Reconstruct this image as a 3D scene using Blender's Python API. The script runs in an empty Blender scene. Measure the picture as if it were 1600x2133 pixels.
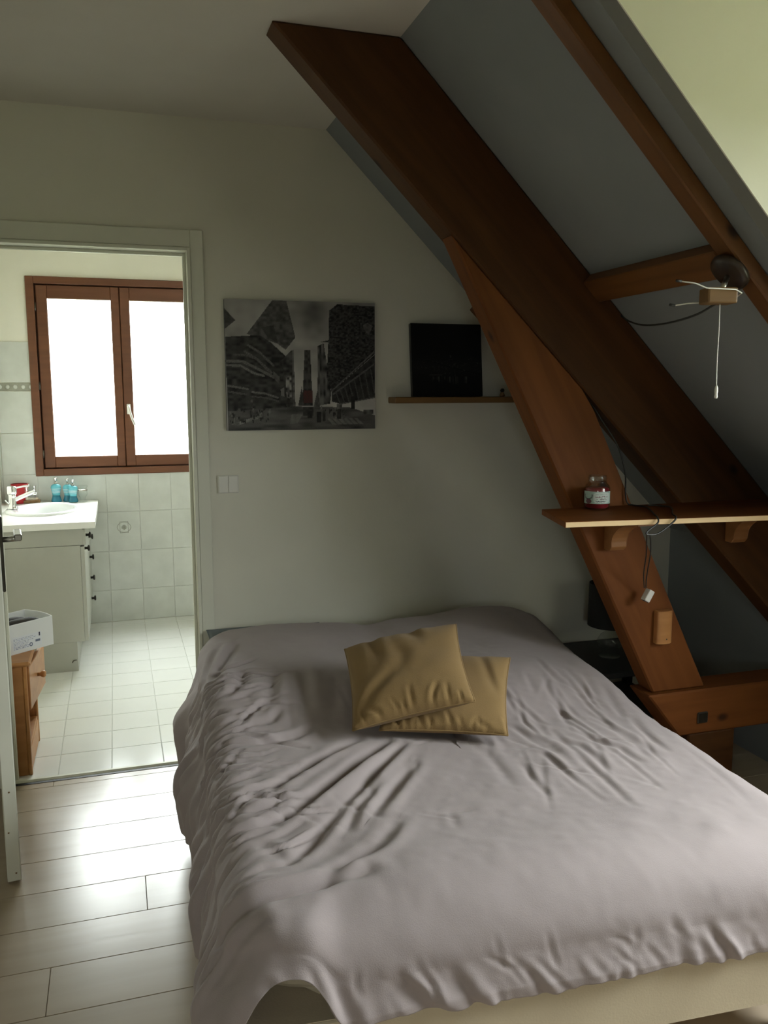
import bpy, bmesh, math, random
import numpy as np
from mathutils import Vector, Matrix

random.seed(7); np.random.seed(7)
SC = bpy.context.scene
COL = SC.collection
R = math.radians

# ------------------------------------------------------------------ camera
def cam_basis(yaw, pitch, roll):
    fw = Vector((math.sin(yaw)*math.cos(pitch), math.cos(yaw)*math.cos(pitch), -math.sin(pitch)))
    r = Vector((math.cos(yaw), -math.sin(yaw), 0)); u = r.cross(fw)
    return r*math.cos(roll)+u*math.sin(roll), -r*math.sin(roll)+u*math.cos(roll), fw
cd = bpy.data.cameras.new('camera'); cam = bpy.data.objects.new('camera', cd); COL.objects.link(cam)
cd.sensor_fit = 'VERTICAL'; cd.sensor_height = 24.0; cd.lens = 1780.0/2133.0*24.0
cd.clip_start = .02
_r, _u, _f = cam_basis(R(17.425), R(7.881), R(-0.163))
M = Matrix((( _r.x, _u.x, -_f.x, 0), (_r.y, _u.y, -_f.y, 0), (_r.z, _u.z, -_f.z, 1.502), (0, 0, 0, 1)))
cam.matrix_world = M
SC.camera = cam

# ------------------------------------------------------------------ sky (bright overcast day), exposure
SKY = 22.0
w = bpy.data.worlds.new('overcast_sky'); SC.world = w; w.use_nodes = True
bg = w.node_tree.nodes['Background']; bg.inputs[1].default_value = SKY
# standard overcast sky: three times as bright overhead as at the horizon
_tc = w.node_tree.nodes.new('ShaderNodeTexCoord'); _sx = w.node_tree.nodes.new('ShaderNodeSeparateXYZ'); _mr = w.node_tree.nodes.new('ShaderNodeMapRange')
_mr.inputs['From Min'].default_value = 0; _mr.inputs['From Max'].default_value = 1; _mr.inputs['To Min'].default_value = .42; _mr.inputs['To Max'].default_value = 1.26
_mx = w.node_tree.nodes.new('ShaderNodeVectorMath'); _mx.operation = 'SCALE'; _mx.inputs[0].default_value = (.97, 1.0, 1.0)
w.node_tree.links.new(_tc.outputs['Generated'], _sx.inputs[0]); w.node_tree.links.new(_sx.outputs['Z'], _mr.inputs['Value'])
w.node_tree.links.new(_mr.outputs[0], _mx.inputs['Scale']); w.node_tree.links.new(_mx.outputs[0], bg.inputs[0])
SC.view_settings.view_transform = 'Standard'; SC.view_settings.look = 'None'
SC.view_settings.gamma = 1.0; SC.view_settings.use_curve_mapping = False
SC.view_settings.exposure = 1.05
try:
    SC.cycles.diffuse_bounces = 5; SC.cycles.max_bounces = 8; SC.cycles.transparent_max_bounces = 10; SC.cycles.adaptive_threshold = .03
    SC.cycles.caustics_reflective = False; SC.cycles.caustics_refractive = False
    SC.cycles.sample_clamp_indirect = 6.0
except Exception:
    pass

def portal(name, loc, rot, sx, sy):          # tells the renderer where the sky comes in; gives off no light itself
    l = bpy.data.lights.new(name, 'AREA'); l.shape = 'RECTANGLE'; l.size = sx; l.size_y = sy
    l.cycles.is_portal = True
    o = bpy.data.objects.new(name, l); COL.objects.link(o); o.location = loc; o.rotation_euler = rot
    return o
portal('window_portal', (-.575, -1.81, 1.51), (R(90), 0, 0), .58, .65)
portal('window_portal', (.065, 6.0, 1.61), (R(-90), 0, 0), 1.02, 1.16)
portal('window_portal', (2.590, 0.960, 1.565), (0, R(90), 0), 1.07, 1.12)

# ------------------------------------------------------------------ materials
def new_mat(name):
    m = bpy.data.materials.new(name); m.use_nodes = True
    nt = m.node_tree; b = nt.nodes['Principled BSDF']
    return m, nt, b
def setp(b, **k):
    for n, v in k.items():
        n = n.replace('_', ' ')
        if n in b.inputs: b.inputs[n].default_value = v
def rgba(c): return (c[0], c[1], c[2], 1)

def noise_mat(name, c1, c2, scale=8, rough=.7, bump=0.0, bscale=None, stretch=(1, 1, 1), detail=4, spec=.5, sheen=0, metal=0, rnd=False):
    m, nt, b = new_mat(name); L = nt.links
    tc = nt.nodes.new('ShaderNodeTexCoord'); mp = nt.nodes.new('ShaderNodeMapping'); mp.inputs['Scale'].default_value = stretch
    L.new(tc.outputs['Object'], mp.inputs['Vector'])
    n = nt.nodes.new('ShaderNodeTexNoise'); n.inputs['Scale'].default_value = scale; n.inputs['Detail'].default_value = detail
    L.new(mp.outputs[0], n.inputs['Vector'])
    if rnd:
        n.noise_dimensions = '4D'
        oi = nt.nodes.new('ShaderNodeObjectInfo'); mu = nt.nodes.new('ShaderNodeMath'); mu.operation = 'MULTIPLY'; mu.inputs[1].default_value = 40
        L.new(oi.outputs['Random'], mu.inputs[0]); L.new(mu.outputs[0], n.inputs['W'])
    r = nt.nodes.new('ShaderNodeValToRGB'); r.color_ramp.elements[0].position = .3; r.color_ramp.elements[1].position = .7
    r.color_ramp.elements[0].color = rgba(c1); r.color_ramp.elements[1].color = rgba(c2)
    L.new(n.outputs['Fac'], r.inputs[0]); L.new(r.outputs[0], b.inputs['Base Color'])
    setp(b, Roughness=rough, Metallic=metal); b.inputs['Specular IOR Level'].default_value = spec
    if sheen: b.inputs['Sheen Weight'].default_value = sheen
    if bump:
        n2 = nt.nodes.new('ShaderNodeTexNoise'); n2.inputs['Scale'].default_value = bscale or scale*4; n2.inputs['Detail'].default_value = 3
        L.new(mp.outputs[0], n2.inputs['Vector'])
        bp = nt.nodes.new('ShaderNodeBump'); bp.inputs['Strength'].default_value = bump; bp.inputs['Distance'].default_value = .004
        L.new(n2.outputs['Fac'], bp.inputs['Height']); L.new(bp.outputs[0], b.inputs['Normal'])
    return m

def wood_mat(name, c1, c2, knot, rough=.5, along=2.0, across=26.0, spec=.4, knots=True, tint=.25, ring=.5):
    """timber with its grain along the object's local X"""
    m, nt, b = new_mat(name); L = nt.links; N = nt.nodes.new
    tc = N('ShaderNodeTexCoord'); mp = N('ShaderNodeMapping'); mp.inputs['Scale'].default_value = (along, across, across)
    L.new(tc.outputs['Object'], mp.inputs['Vector'])
    oi = N('ShaderNodeObjectInfo'); mu = N('ShaderNodeMath'); mu.operation = 'MULTIPLY'; mu.inputs[1].default_value = 37
    L.new(oi.outputs['Random'], mu.inputs[0])
    n = N('ShaderNodeTexNoise'); n.noise_dimensions = '4D'; n.inputs['Scale'].default_value = 1; n.inputs['Detail'].default_value = 6; n.inputs['Distortion'].default_value = .6
    L.new(mp.outputs[0], n.inputs['Vector']); L.new(mu.outputs[0], n.inputs['W'])
    r = N('ShaderNodeValToRGB'); r.color_ramp.elements[0].position = .28; r.color_ramp.elements[1].position = .72
    r.color_ramp.elements[0].color = rgba(c1); r.color_ramp.elements[1].color = rgba(c2)
    L.new(n.outputs['Fac'], r.inputs[0]); out = r.outputs[0]
    # broad tone drift
    n3 = N('ShaderNodeTexNoise'); n3.noise_dimensions = '4D'; n3.inputs['Scale'].default_value = 2.2; n3.inputs['Detail'].default_value = 2
    L.new(tc.outputs['Object'], n3.inputs['Vector']); L.new(mu.outputs[0], n3.inputs['W'])
    hs = N('ShaderNodeHueSaturation'); mr = N('ShaderNodeMapRange'); mr.inputs['From Min'].default_value = .3; mr.inputs['From Max'].default_value = .7
    mr.inputs['To Min'].default_value = 1-tint; mr.inputs['To Max'].default_value = 1+tint
    L.new(n3.outputs['Fac'], mr.inputs['Value']); L.new(mr.outputs[0], hs.inputs['Value']); L.new(out, hs.inputs['Color']); out = hs.outputs[0]
    if knots:
        mp2 = N('ShaderNodeMapping'); mp2.inputs['Scale'].default_value = (5, 8, 8); L.new(tc.outputs['Object'], mp2.inputs['Vector'])
        v = N('ShaderNodeTexVoronoi'); v.voronoi_dimensions = '4D'; v.inputs['Scale'].default_value = 1; L.new(mp2.outputs[0], v.inputs['Vector']); L.new(mu.outputs[0], v.inputs['W'])
        kr = N('ShaderNodeValToRGB'); kr.color_ramp.elements[0].position = .09; kr.color_ramp.elements[1].position = .17
        kr.color_ramp.elements[0].color = (1, 1, 1, 1); kr.color_ramp.elements[1].color = (0, 0, 0, 1)
        L.new(v.outputs['Distance'], kr.inputs[0])
        mx = N('ShaderNodeMixRGB'); mx.inputs[2].default_value = rgba(knot)
        L.new(kr.outputs[0], mx.inputs[0]); L.new(out, mx.inputs[1]); out = mx.outputs[0]
    L.new(out, b.inputs['Base Color']); setp(b, Roughness=rough); b.inputs['Specular IOR Level'].default_value = spec
    bp = N('ShaderNodeBump'); bp.inputs['Strength'].default_value = .12; bp.inputs['Distance'].default_value = .002
    L.new(n.outputs['Fac'], bp.inputs['Height']); L.new(bp.outputs[0], b.inputs['Normal'])
    return m

def print_mat(name, rough=.6, spec=.3):
    m, nt, b = new_mat(name)
    a = nt.nodes.new('ShaderNodeAttribute'); a.attribute_name = 'print'
    nt.links.new(a.outputs['Color'], b.inputs['Base Color']); setp(b, Roughness=rough); b.inputs['Specular IOR Level'].default_value = spec
    return m

def glass_mat(name, tint=(1, 1, 1), rough=.02):
    m, nt, b = new_mat(name); setp(b, Base_Color=rgba(tint), Roughness=rough); b.inputs['Transmission Weight'].default_value = 1.0; b.inputs['IOR'].default_value = 1.45
    return m
def pane_mat(name, tint=(.95, .97, .96)):
    m = bpy.data.materials.new(name); m.use_nodes = True; nt = m.node_tree; nt.nodes.clear(); L = nt.links
    o = nt.nodes.new('ShaderNodeOutputMaterial'); mx = nt.nodes.new('ShaderNodeMixShader'); t = nt.nodes.new('ShaderNodeBsdfTransparent'); g = nt.nodes.new('ShaderNodeBsdfGlossy')
    g.inputs['Roughness'].default_value = .03; t.inputs[0].default_value = rgba(tint); lw = nt.nodes.new('ShaderNodeLayerWeight'); lw.inputs[0].default_value = .5; pw = nt.nodes.new('ShaderNodeMath'); pw.operation = 'POWER'; pw.inputs[1].default_value = 3.0; f = nt.nodes.new('ShaderNodeMath'); f.operation = 'MULTIPLY_ADD'; f.inputs[1].default_value = .55; f.inputs[2].default_value = .04; L.new(lw.outputs['Facing'], pw.inputs[0]); L.new(pw.outputs[0], f.inputs[0])
    L.new(f.outputs[0], mx.inputs[0]); L.new(t.outputs[0], mx.inputs[1]); L.new(g.outputs[0], mx.inputs[2]); L.new(mx.outputs[0], o.inputs[0])
    return m

PAINT = noise_mat('wall_paint', (.66, .645, .56), (.70, .685, .60), 3, .85, .10, 90, spec=.2)
CEIL = noise_mat('ceiling_paint', (.60, .575, .52), (.64, .61, .555), 3, .9, .08, 90, spec=.2)
SLOPE = noise_mat('slope_paint', (.225, .238, .243), (.25, .263, .268), 3, .85, .08, 90, spec=.2)
CREAM = noise_mat('cream_paint', (.83, .815, .71), (.87, .855, .75), 3, .85, .08, 90, spec=.2)
WHITE = noise_mat('white_lacquer', (.66, .66, .57), (.70, .70, .61), 4, .4, spec=.4)
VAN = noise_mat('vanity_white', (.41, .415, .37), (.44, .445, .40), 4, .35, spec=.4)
COUNT = noise_mat('counter_white', (.82, .82, .78), (.86, .86, .82), 4, .25)
PORC = noise_mat('porcelain', (.78, .80, .80), (.82, .84, .84), 3, .08)
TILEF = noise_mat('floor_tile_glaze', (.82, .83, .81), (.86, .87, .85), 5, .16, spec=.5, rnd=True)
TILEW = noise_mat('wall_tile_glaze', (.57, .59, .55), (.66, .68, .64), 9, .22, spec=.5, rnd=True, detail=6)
GROUT = noise_mat('grout', (.60, .61, .57), (.66, .67, .63), 30, .9)
FRIEZE = noise_mat('frieze_relief', (.26, .26, .21), (.34, .34, .28), 30, .35)
BEAM = wood_mat('rafter_timber', (.050, .0185, .0042), (.088, .034, .0085), (.018, .006, .002), .6, tint=.2, spec=.25)
STRUT = wood_mat('strut_timber', (.125, .040, .0095), (.185, .063, .0155), (.04, .013, .005), .6, tint=.18, spec=.18)
SHELFW = wood_mat('shelf_pine', (.52, .29, .11), (.66, .40, .17), (.3, .14, .05), .5, tint=.1, knots=False)
BLOCKW = wood_mat('block_wood', (.16, .085, .030), (.21, .115, .042), (.1, .05, .02), .5, tint=.1, knots=False)
CORB = wood_mat('corbel_timber', (.22, .092, .027), (.30, .130, .042), (.1, .05, .02), .5, tint=.1, knots=False)
RAWPINE = wood_mat('raw_pine', (.66, .46, .24), (.76, .56, .32), (.3, .14, .05), .6, tint=.08, knots=False)
PINE = wood_mat('honey_pine', (.38, .165, .055), (.50, .24, .085), (.22, .08, .03), .42, tint=.12)
WINWOOD = wood_mat('window_wood', (.125, .046, .022), (.175, .068, .032), (.08, .03, .015), .45, tint=.1, knots=False)
PLANK = wood_mat('laminate_oak', (.385, .305, .222), (.445, .36, .27), (.22, .17, .13), .24, along=1.1, across=16, spec=.5, tint=.05, knots=False)
JOINT = noise_mat('joint_dark', (.17, .13, .095), (.21, .165, .12), 20, .9)
DUVET = noise_mat('mauve_cotton', (.350, .300, .303), (.378, .324, .327), 5, .9, .15, 420, spec=.15, sheen=.12)
TAN = noise_mat('tan_cotton', (.235, .150, .064), (.270, .174, .075), 6, .9, .2, 380, spec=.15, sheen=.1)
BLUEP = noise_mat('blue_grey_cotton', (.175, .195, .215), (.205, .225, .245), 6, .9, .15, 380, spec=.15)
SHEET = noise_mat('cream_ticking', (.58, .50, .37), (.64, .56, .42), 6, .85, .15, 200, spec=.15)
BLACK = noise_mat('black_paint', (.010, .010, .010), (.016, .016, .016), 8, .5)
SHADEM = noise_mat('black_lampshade', (.006, .006, .006), (.010, .010, .010), 60, .8)
CHROME = noise_mat('chrome', (.75, .75, .76), (.80, .80, .81), 5, .12, metal=1)
STEEL = noise_mat('brushed_steel', (.40, .39, .35), (.46, .45, .41), 40, .32, metal=1)
DARKST = noise_mat('dark_metal', (.09, .085, .07), (.12, .11, .09), 40, .35, metal=1)
BRONZE = noise_mat('black_bronze', (.02, .018, .015), (.035, .03, .025), 30, .4, metal=.6)
RED = noise_mat('red_plastic', (.42, .012, .02), (.50, .02, .03), 6, .3)
BROWN = noise_mat('brown_wood', (.18, .10, .04), (.24, .14, .06), 30, .5)
TEAL = noise_mat('teal_glass', (.10, .42, .50), (.16, .52, .60), 10, .15)
TEALD = noise_mat('deep_teal', (.02, .17, .26), (.03, .21, .30), 10, .15)
CARD = noise_mat('white_card', (.72, .73, .74), (.76, .77, .78), 10, .7)
CABLE = noise_mat('dark_cable', (.020, .020, .018), (.03, .03, .026), 30, .5)
PLASTIC = noise_mat('white_plastic', (.72, .71, .66), (.76, .75, .70), 5, .35)
CLOTHD = noise_mat('dark_cloth', (.012, .010, .009), (.022, .018, .016), 30, .8)
WAX = noise_mat('red_wax', (.22, .008, .018), (.28, .012, .024), 8, .35)
GLASS = None
PANE = pane_mat('window_glass'); GLASS = pane_mat('clear_glass'); FROST = pane_mat('bathroom_glass', (.85, .87, .86))
GRASS = noise_mat('garden_grass', (.055, .065, .03), (.085, .095, .05), .3, .95)
ZINC = noise_mat('roof_slate', (.10, .10, .11), (.16, .16, .17), 2, .8)

# ------------------------------------------------------------------ building helpers
def link(o, parent=None):
    COL.objects.link(o)
    if parent is not None: o.parent = parent
    return o
def tag(o, label=None, cat=None, group=None, kind=None):
    if label: o['label'] = label
    if cat: o['category'] = cat
    if group: o['group'] = group
    if kind: o['kind'] = kind
    return o
def thing(name, label, cat, loc=(0, 0, 0), rot=(0, 0, 0), group=None, kind=None):
    o = bpy.data.objects.new(name, None); link(o); o.location = loc; o.rotation_euler = rot; o.empty_display_size = .1
    return tag(o, label, cat, group, kind)
def root_of(o):
    while o.parent: o = o.parent
    return o

def from_bm(name, bm, mat, parent=None, world=True, smooth=False, recenter=True):
    """link a bmesh as one object; coordinates are world coordinates (world=True) or the parent thing's own"""
    me = bpy.data.meshes.new(name)
    bmesh.ops.recalc_face_normals(bm, faces=bm.faces)
    o = bpy.data.objects.new(name, me)
    if parent is not None:
        if world:
            rt = root_of(parent); mw = Matrix.LocRotScale(rt.location, rt.rotation_euler, None)
            bm.transform(mw.inverted())
    elif recenter and world:
        xs = [v.co for v in bm.verts]
        c = Vector(((min(v.x for v in xs)+max(v.x for v in xs))/2, (min(v.y for v in xs)+max(v.y for v in xs))/2, min(v.z for v in xs)))
        bm.transform(Matrix.Translation(-c)); o.location = c
    bm.to_mesh(me); bm.free()
    if smooth:
        me.polygons.foreach_set('use_smooth', [True]*len(me.polygons))
    me.materials.append(mat)
    return link(o, parent)

def add_box(bm, x0, x1, y0, y1, z0, z1, bevel=0.0, seg=1):
    vs = [bm.verts.new(p) for p in ((x0, y0, z0), (x1, y0, z0), (x1, y1, z0), (x0, y1, z0), (x0, y0, z1), (x1, y0, z1), (x1, y1, z1), (x0, y1, z1))]
    fs = [bm.faces.new([vs[i] for i in f]) for f in ((0, 3, 2, 1), (4, 5, 6, 7), (0, 1, 5, 4), (1, 2, 6, 5), (2, 3, 7, 6), (3, 0, 4, 7))]
    if bevel:
        es = list({e for f in fs for e in f.edges})
        bmesh.ops.bevel(bm, geom=es, offset=bevel, segments=seg, affect='EDGES', profile=.5)
def box(name, x0, x1, y0, y1, z0, z1, mat, parent=None, bevel=0.0, world=True, seg=1):
    bm = bmesh.new(); add_box(bm, x0, x1, y0, y1, z0, z1, bevel, seg)
    return from_bm(name, bm, mat, parent, world)

def add_prism(bm, poly, axis, a, b, bevel=0.0):
    """polygon extruded along an axis: poly points are the other two coordinates in order"""
    def P(p, t):
        return {'y': (p[0], t, p[1]), 'x': (t, p[0], p[1]), 'z': (p[0], p[1], t)}[axis]
    A = [bm.verts.new(P(p, a)) for p in poly]; B = [bm.verts.new(P(p, b)) for p in poly]
    fs = [bm.faces.new(A), bm.faces.new(B[::-1])]
    n = len(poly)
    for i in range(n): fs.append(bm.faces.new((A[i], B[i], B[(i+1) % n], A[(i+1) % n])))
    if bevel:
        bmesh.ops.bevel(bm, geom=list({e for f in fs for e in f.edges}), offset=bevel, segments=1, affect='EDGES')
def prism(name, poly, axis, a, b, mat, parent=None, bevel=0.0, world=True):
    bm = bmesh.new(); add_prism(bm, poly, axis, a, b, bevel)
    return from_bm(name, bm, mat, parent, world)

def beam(name, poly, y0, y1, origin, ang, mat, bevel=.006):
    """timber in a plane y = const; poly in world (x, z); local X runs along the grain"""
    bm = bmesh.new(); add_prism(bm, poly, 'y', y0, y1, bevel)
    T = Matrix.Translation(Vector((origin[0], (y0+y1)/2, origin[1]))) @ Matrix.Rotation(ang, 4, 'Y')
    bm.transform(T.inverted())
    o = from_bm(name, bm, mat, None, world=False); o.matrix_world = T
    return o

def add_lathe(bm, prof, c=(0, 0, 0), seg=24, sx=1.0, sy=1.0, cap=True, M4=None):
    rings = []
    for r, z in prof:
        ring = []
        for i in range(seg):
            a = 2*math.pi*i/seg
            p = Vector((c[0]+r*sx*math.cos(a), c[1]+r*sy*math.sin(a), c[2]+z))
            if M4: p = M4 @ p
            ring.append(bm.verts.new(p))
        rings.append(ring)
    for a, b in zip(rings, rings[1:]):
        for i in range(seg): bm.faces.new((a[i], a[(i+1) % seg], b[(i+1) % seg], b[i]))
    if cap:
        bm.faces.new(rings[0][::-1]); bm.faces.new(rings[-1])
def lathe(name, prof, mat, parent=None, c=(0, 0, 0), seg=24, sx=1.0, sy=1.0, cap=True, world=True, smooth=True, M4=None):
    bm = bmesh.new(); add_lathe(bm, prof, c, seg, sx, sy, cap, M4)
    return from_bm(name, bm, mat, parent, world, smooth)

def catmull(pts, n=8):
    P = [Vector(p) for p in pts]
    if len(P) < 3: return P
    out = []
    for i in range(len(P)-1):
        p0 = P[max(i-1, 0)]; p1 = P[i]; p2 = P[i+1]; p3 = P[min(i+2, len(P)-1)]
        for k in range(n):
            t = k/n
            out.append(.5*((2*p1)+(-p0+p2)*t+(2*p0-5*p1+4*p2-p3)*t*t+(-p0+3*p1-3*p2+p3)*t**3))
    out.append(P[-1]); return out
def add_tube(bm, pts, r, seg=8, radii=None):
    rings = []; prev = None
    for i, p in enumerate(pts):
        d = (pts[min(i+1, len(pts)-1)]-pts[max(i-1, 0)]).normalized()
        if prev is None:
            a = d.orthogonal().normalized()
        else:
            a = (prev-d*prev.dot(d))
            a = a.normalized() if a.length > 1e-6 else d.orthogonal().normalized()
        prev = a; b = d.cross(a); rr = radii[i] if radii else r
        rings.append([bm.verts.new(p+(a*math.cos(t)+b*math.sin(t))*rr) for t in [2*math.pi*k/seg for k in range(seg)]])
    for a, b in zip(rings, rings[1:]):
        for i in range(seg): bm.faces.new((a[i], a[(i+1) % seg], b[(i+1) % seg], b[i]))
    bm.faces.new(rings[0][::-1]); bm.faces.new(rings[-1])
def tube(name, pts, r, mat, parent=None, world=True, n=8, seg=8, smooth=True, curve=True):
    bm = bmesh.new(); add_tube(bm, catmull(pts, n) if curve else [Vector(p) for p in pts], r, seg)
    return from_bm(name, bm, mat, parent, world, smooth)

def print_mesh(name, img, origin, ux, uy, mat, parent, world=True):
    """flat print: a grid whose points carry the picture's colours. img[row from the top, column]"""
    h, wd = img.shape[:2]
    u, v = np.meshgrid(np.linspace(0, 1, wd), np.linspace(1, 0, h))
    O = np.array(origin); P = O+u[..., None]*np.array(ux)+v[..., None]*np.array(uy)
    P = P.reshape(-1, 3)
    if parent is not None and world: P = P-np.array(root_of(parent).location)
    idx = np.arange(h*wd).reshape(h, wd)
    F = np.stack([idx[1:, :-1], idx[1:, 1:], idx[:-1, 1:], idx[:-1, :-1]], -1).reshape(-1, 4)
    me = bpy.data.meshes.new(name); me.from_pydata(P.tolist(), [], F.tolist())
    ca = me.color_attributes.new('print', 'FLOAT_COLOR', 'POINT')
    c = np.ones((h*wd, 4), np.float32); c[:, :3] = img.reshape(-1, 3)
    ca.data.foreach_set('color', c.ravel())
    me.materials.append(mat); o = bpy.data.objects.new(name, me)
    return link(o, parent)

# ------------------------------------------------------------------ the setting
YB = 3.42            # bedroom side of the wall with the bathroom door
YW = 5.84            # bathroom wall with the window
ZC = 2.525           # flat ceiling
XK = 2.50            # knee wall
SL = 3.365           # sloped ceiling: x + z = SL
XC = SL-ZC           # crease between flat and sloped ceiling
XL, YN = -1.7, -1.7  # left wall, wall behind the camera
DX0, DX1, DZ = -.432, .290, 2.04   # door opening
DY0, DY1 = .45, 1.685              # dormer, near and far cheek
XD = 2.48            # dormer front

def structure(o, label, cat='wall'):
    return tag(o, label, cat, kind='structure')

structure(prism('wall_back', [(XL, 0), (DX0, 0), (DX0, DZ), (DX1, DZ), (DX1, 0), (XK, 0), (XK, SL-XK), (XC, ZC), (XL, ZC)], 'y', YB, YB+.12, PAINT),
          'plain off-white bedroom wall behind the bed with the bathroom doorway in it')
structure(box('wall_left', XL-.1, XL, YN, YB, -.01, ZC, PAINT), 'plain off-white bedroom wall on the left side')
GX0, GX1, GZ0, GZ1 = -.82, -.34, 1.23, 1.78          # small unseen window added behind the camera to brighten the back wall
bm = bmesh.new()
for a, b, c, d in ((XL, GX0, -.01, ZC), (GX1, XK, -.01, ZC), (GX0, GX1, -.01, GZ0), (GX0, GX1, GZ1, ZC)): add_box(bm, a, b, YN-.1, YN, c, d)
structure(from_bm('wall_front', bm, PAINT), 'plain off-white bedroom wall opposite the bed head')
wd3 = thing('window_3_added', 'small unseen wooden window added opposite the bed head to brighten the back wall', 'window', ((GX0+GX1)/2, YN, GZ0), kind='structure')
for nm, (a, b, c, d) in (('frame_rail', (GX0, GX1, GZ0, GZ0+.05)), ('frame_rail', (GX0, GX1, GZ1-.05, GZ1)), ('frame_stile', (GX0, GX0+.05, GZ0+.05, GZ1-.05)), ('frame_stile', (GX1-.05, GX1, GZ0+.05, GZ1-.05))):
    box(nm, a, b, YN-.07, YN-.02, c, d, WINWOOD, wd3, .003)
box('pane', GX0+.05, GX1-.05, YN-.046, YN-.04, GZ0+.05, GZ1-.05, PANE, wd3)
structure(box('wall_right', XK, XK+.1, YN, YB, -.01, SL-XK+.02, SLOPE), 'low dark knee wall below the sloped ceiling')
structure(box('ceiling', XL, XC, YN, YB+.02, ZC, ZC+.06, CEIL), 'flat off-white bedroom ceiling above the bed', 'ceiling')
t_ = .06*1.4142
structure(prism('ceiling_slope', [(XC, ZC), (XK, SL-XK), (XK, SL-XK+t_), (XC, ZC+t_)], 'y', DY1+.004, YB+.02, SLOPE), 'blue-grey sloped ceiling between the timber rafters', 'ceiling')
structure(prism('ceiling_slope', [(XC, ZC), (XK, SL-XK), (XK, SL-XK+t_), (XC, ZC+t_)], 'y', YN, DY0-.004, SLOPE), 'blue-grey sloped ceiling on the near side of the dormer', 'ceiling')
structure(prism('wall_dormer_far', [(XC, ZC), (XK, SL-XK), (XK, SL-XK+t_), (XD+.1, SL-XD+t_), (XD+.1, ZC)], 'y', DY1, DY1+.05, CREAM), 'bright cream dormer cheek wall at the upper right')
structure(prism('wall_dormer_near', [(XC, ZC), (XK, SL-XK), (XK, SL-XK+t_), (XD+.1, SL-XD+t_), (XD+.1, ZC)], 'y', DY0-.05, DY0, CREAM), 'cream dormer cheek wall nearest the viewer')
structure(box('ceiling_dormer', XC, XD+.12, DY0-.05, DY1+.05, ZC, ZC+.06, CEIL), 'flat off-white ceiling of the dormer', 'ceiling')
bm = bmesh.new()
WY0, WY1, WZ0, WZ1 = 0.42, 1.50, 1.05, 2.08
for a, b, c, d in ((DY0-.05, WY0, SL-XD, ZC), (WY1, DY1+.05, SL-XD, ZC), (WY0, WY1, SL-XD, WZ0), (WY0, WY1, WZ1, ZC)): add_box(bm, XD, XD+.1, a, b, c, d)
structure(prism('ceiling_slope', [(XD, SL-XD), (XK, SL-XK), (XK, SL-XK+t_), (XD, SL-XD+t_)], 'y', DY0-.004, DY1+.004, SLOPE), 'blue-grey sloped strip under the dormer window', 'ceiling')
structure(from_bm('wall_dormer', bm, CREAM), 'cream dormer front wall around the dormer window')
# dormer window
wd2 = thing('window_2', 'two-leaf wooden dormer window in the sloped ceiling', 'window', (XD, (WY0+WY1)/2, WZ0), kind='structure')
for nm, (a, b, c, d) in (('frame_rail', (WY0, WY1, WZ0, WZ0+.05)), ('frame_rail', (WY0, WY1, WZ1-.05, WZ1)), ('frame_stile', (WY0, WY0+.05, WZ0+.05, WZ1-.05)), ('frame_stile', (WY1-.05, WY1, WZ0+.05, WZ1-.05)), ('frame_stile', (0.940, 0.980, WZ0+.05, WZ1-.05))):
    box(nm, XD+.02, XD+.07, a, b, c, d, WINWOOD, wd2, .003)
for a, b in ((WY0+.05, 0.940), (0.980, WY1-.05)): box('pane', XD+.04, XD+.046, a, b, WZ0+.05, WZ1-.05, PANE, wd2)

# bedroom floor: dark joints under single planks
fl = structure(box('floor', XL-.1, XK+.1, YN-.1, YB+.005, -.05, -.006, JOINT), 'pale oak laminate floor of long planks', 'floor')
PW, PLN = .188, 1.29
full = None; joint_x = {2.433: .031, 2.621: .192, 2.057: -.223, 2.997: .166, 3.185: -.60, 2.809: -.45, 2.245: .42, 3.373: -.287, 1.869: .18}
k = 0; y = 3.373
while y > YN-PW:
    y1 = min(y+PW, YB+.004); y0 = max(y, YN)
    s = joint_x.get(round(y, 3), (k*.437) % PLN)
    x = s
    while x > XL: x -= PLN
    while x < XK:
        a, b = max(x, XL), min(x+PLN, XK)
        if b-a > .01:
            if abs(b-a-PLN) < 1e-6 and abs(y1-y0-PW) < 1e-6:
                if full is None:
                    bm = bmesh.new(); add_box(bm, -PLN/2+.0005, PLN/2-.0005, -PW/2+.0005, PW/2-.0005, -.006, 0, .0012)
                    full = bpy.data.meshes.new('plank'); bmesh.ops.recalc_face_normals(bm, faces=bm.faces); bm.to_mesh(full); bm.free(); full.materials.append(PLANK)
                o = bpy.data.objects.new('plank', full); link(o, fl)
            else:
                bm = bmesh.new(); hx, hy = (b-a)/2-.0005, (y1-y0)/2-.0005
                add_box(bm, -hx, hx, -hy, hy, -.006, 0, .0012)
                me = bpy.data.meshes.new('plank'); bmesh.ops.recalc_face_normals(bm, faces=bm.faces); bm.to_mesh(me); bm.free(); me.materials.append(PLANK)
                o = bpy.data.objects.new('plank', me); link(o, fl)
            o.location = Vector(((a+b)/2, (y0+y1)/2, 0))-fl.location
        x += PLN
    y -= PW; k += 1

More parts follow.
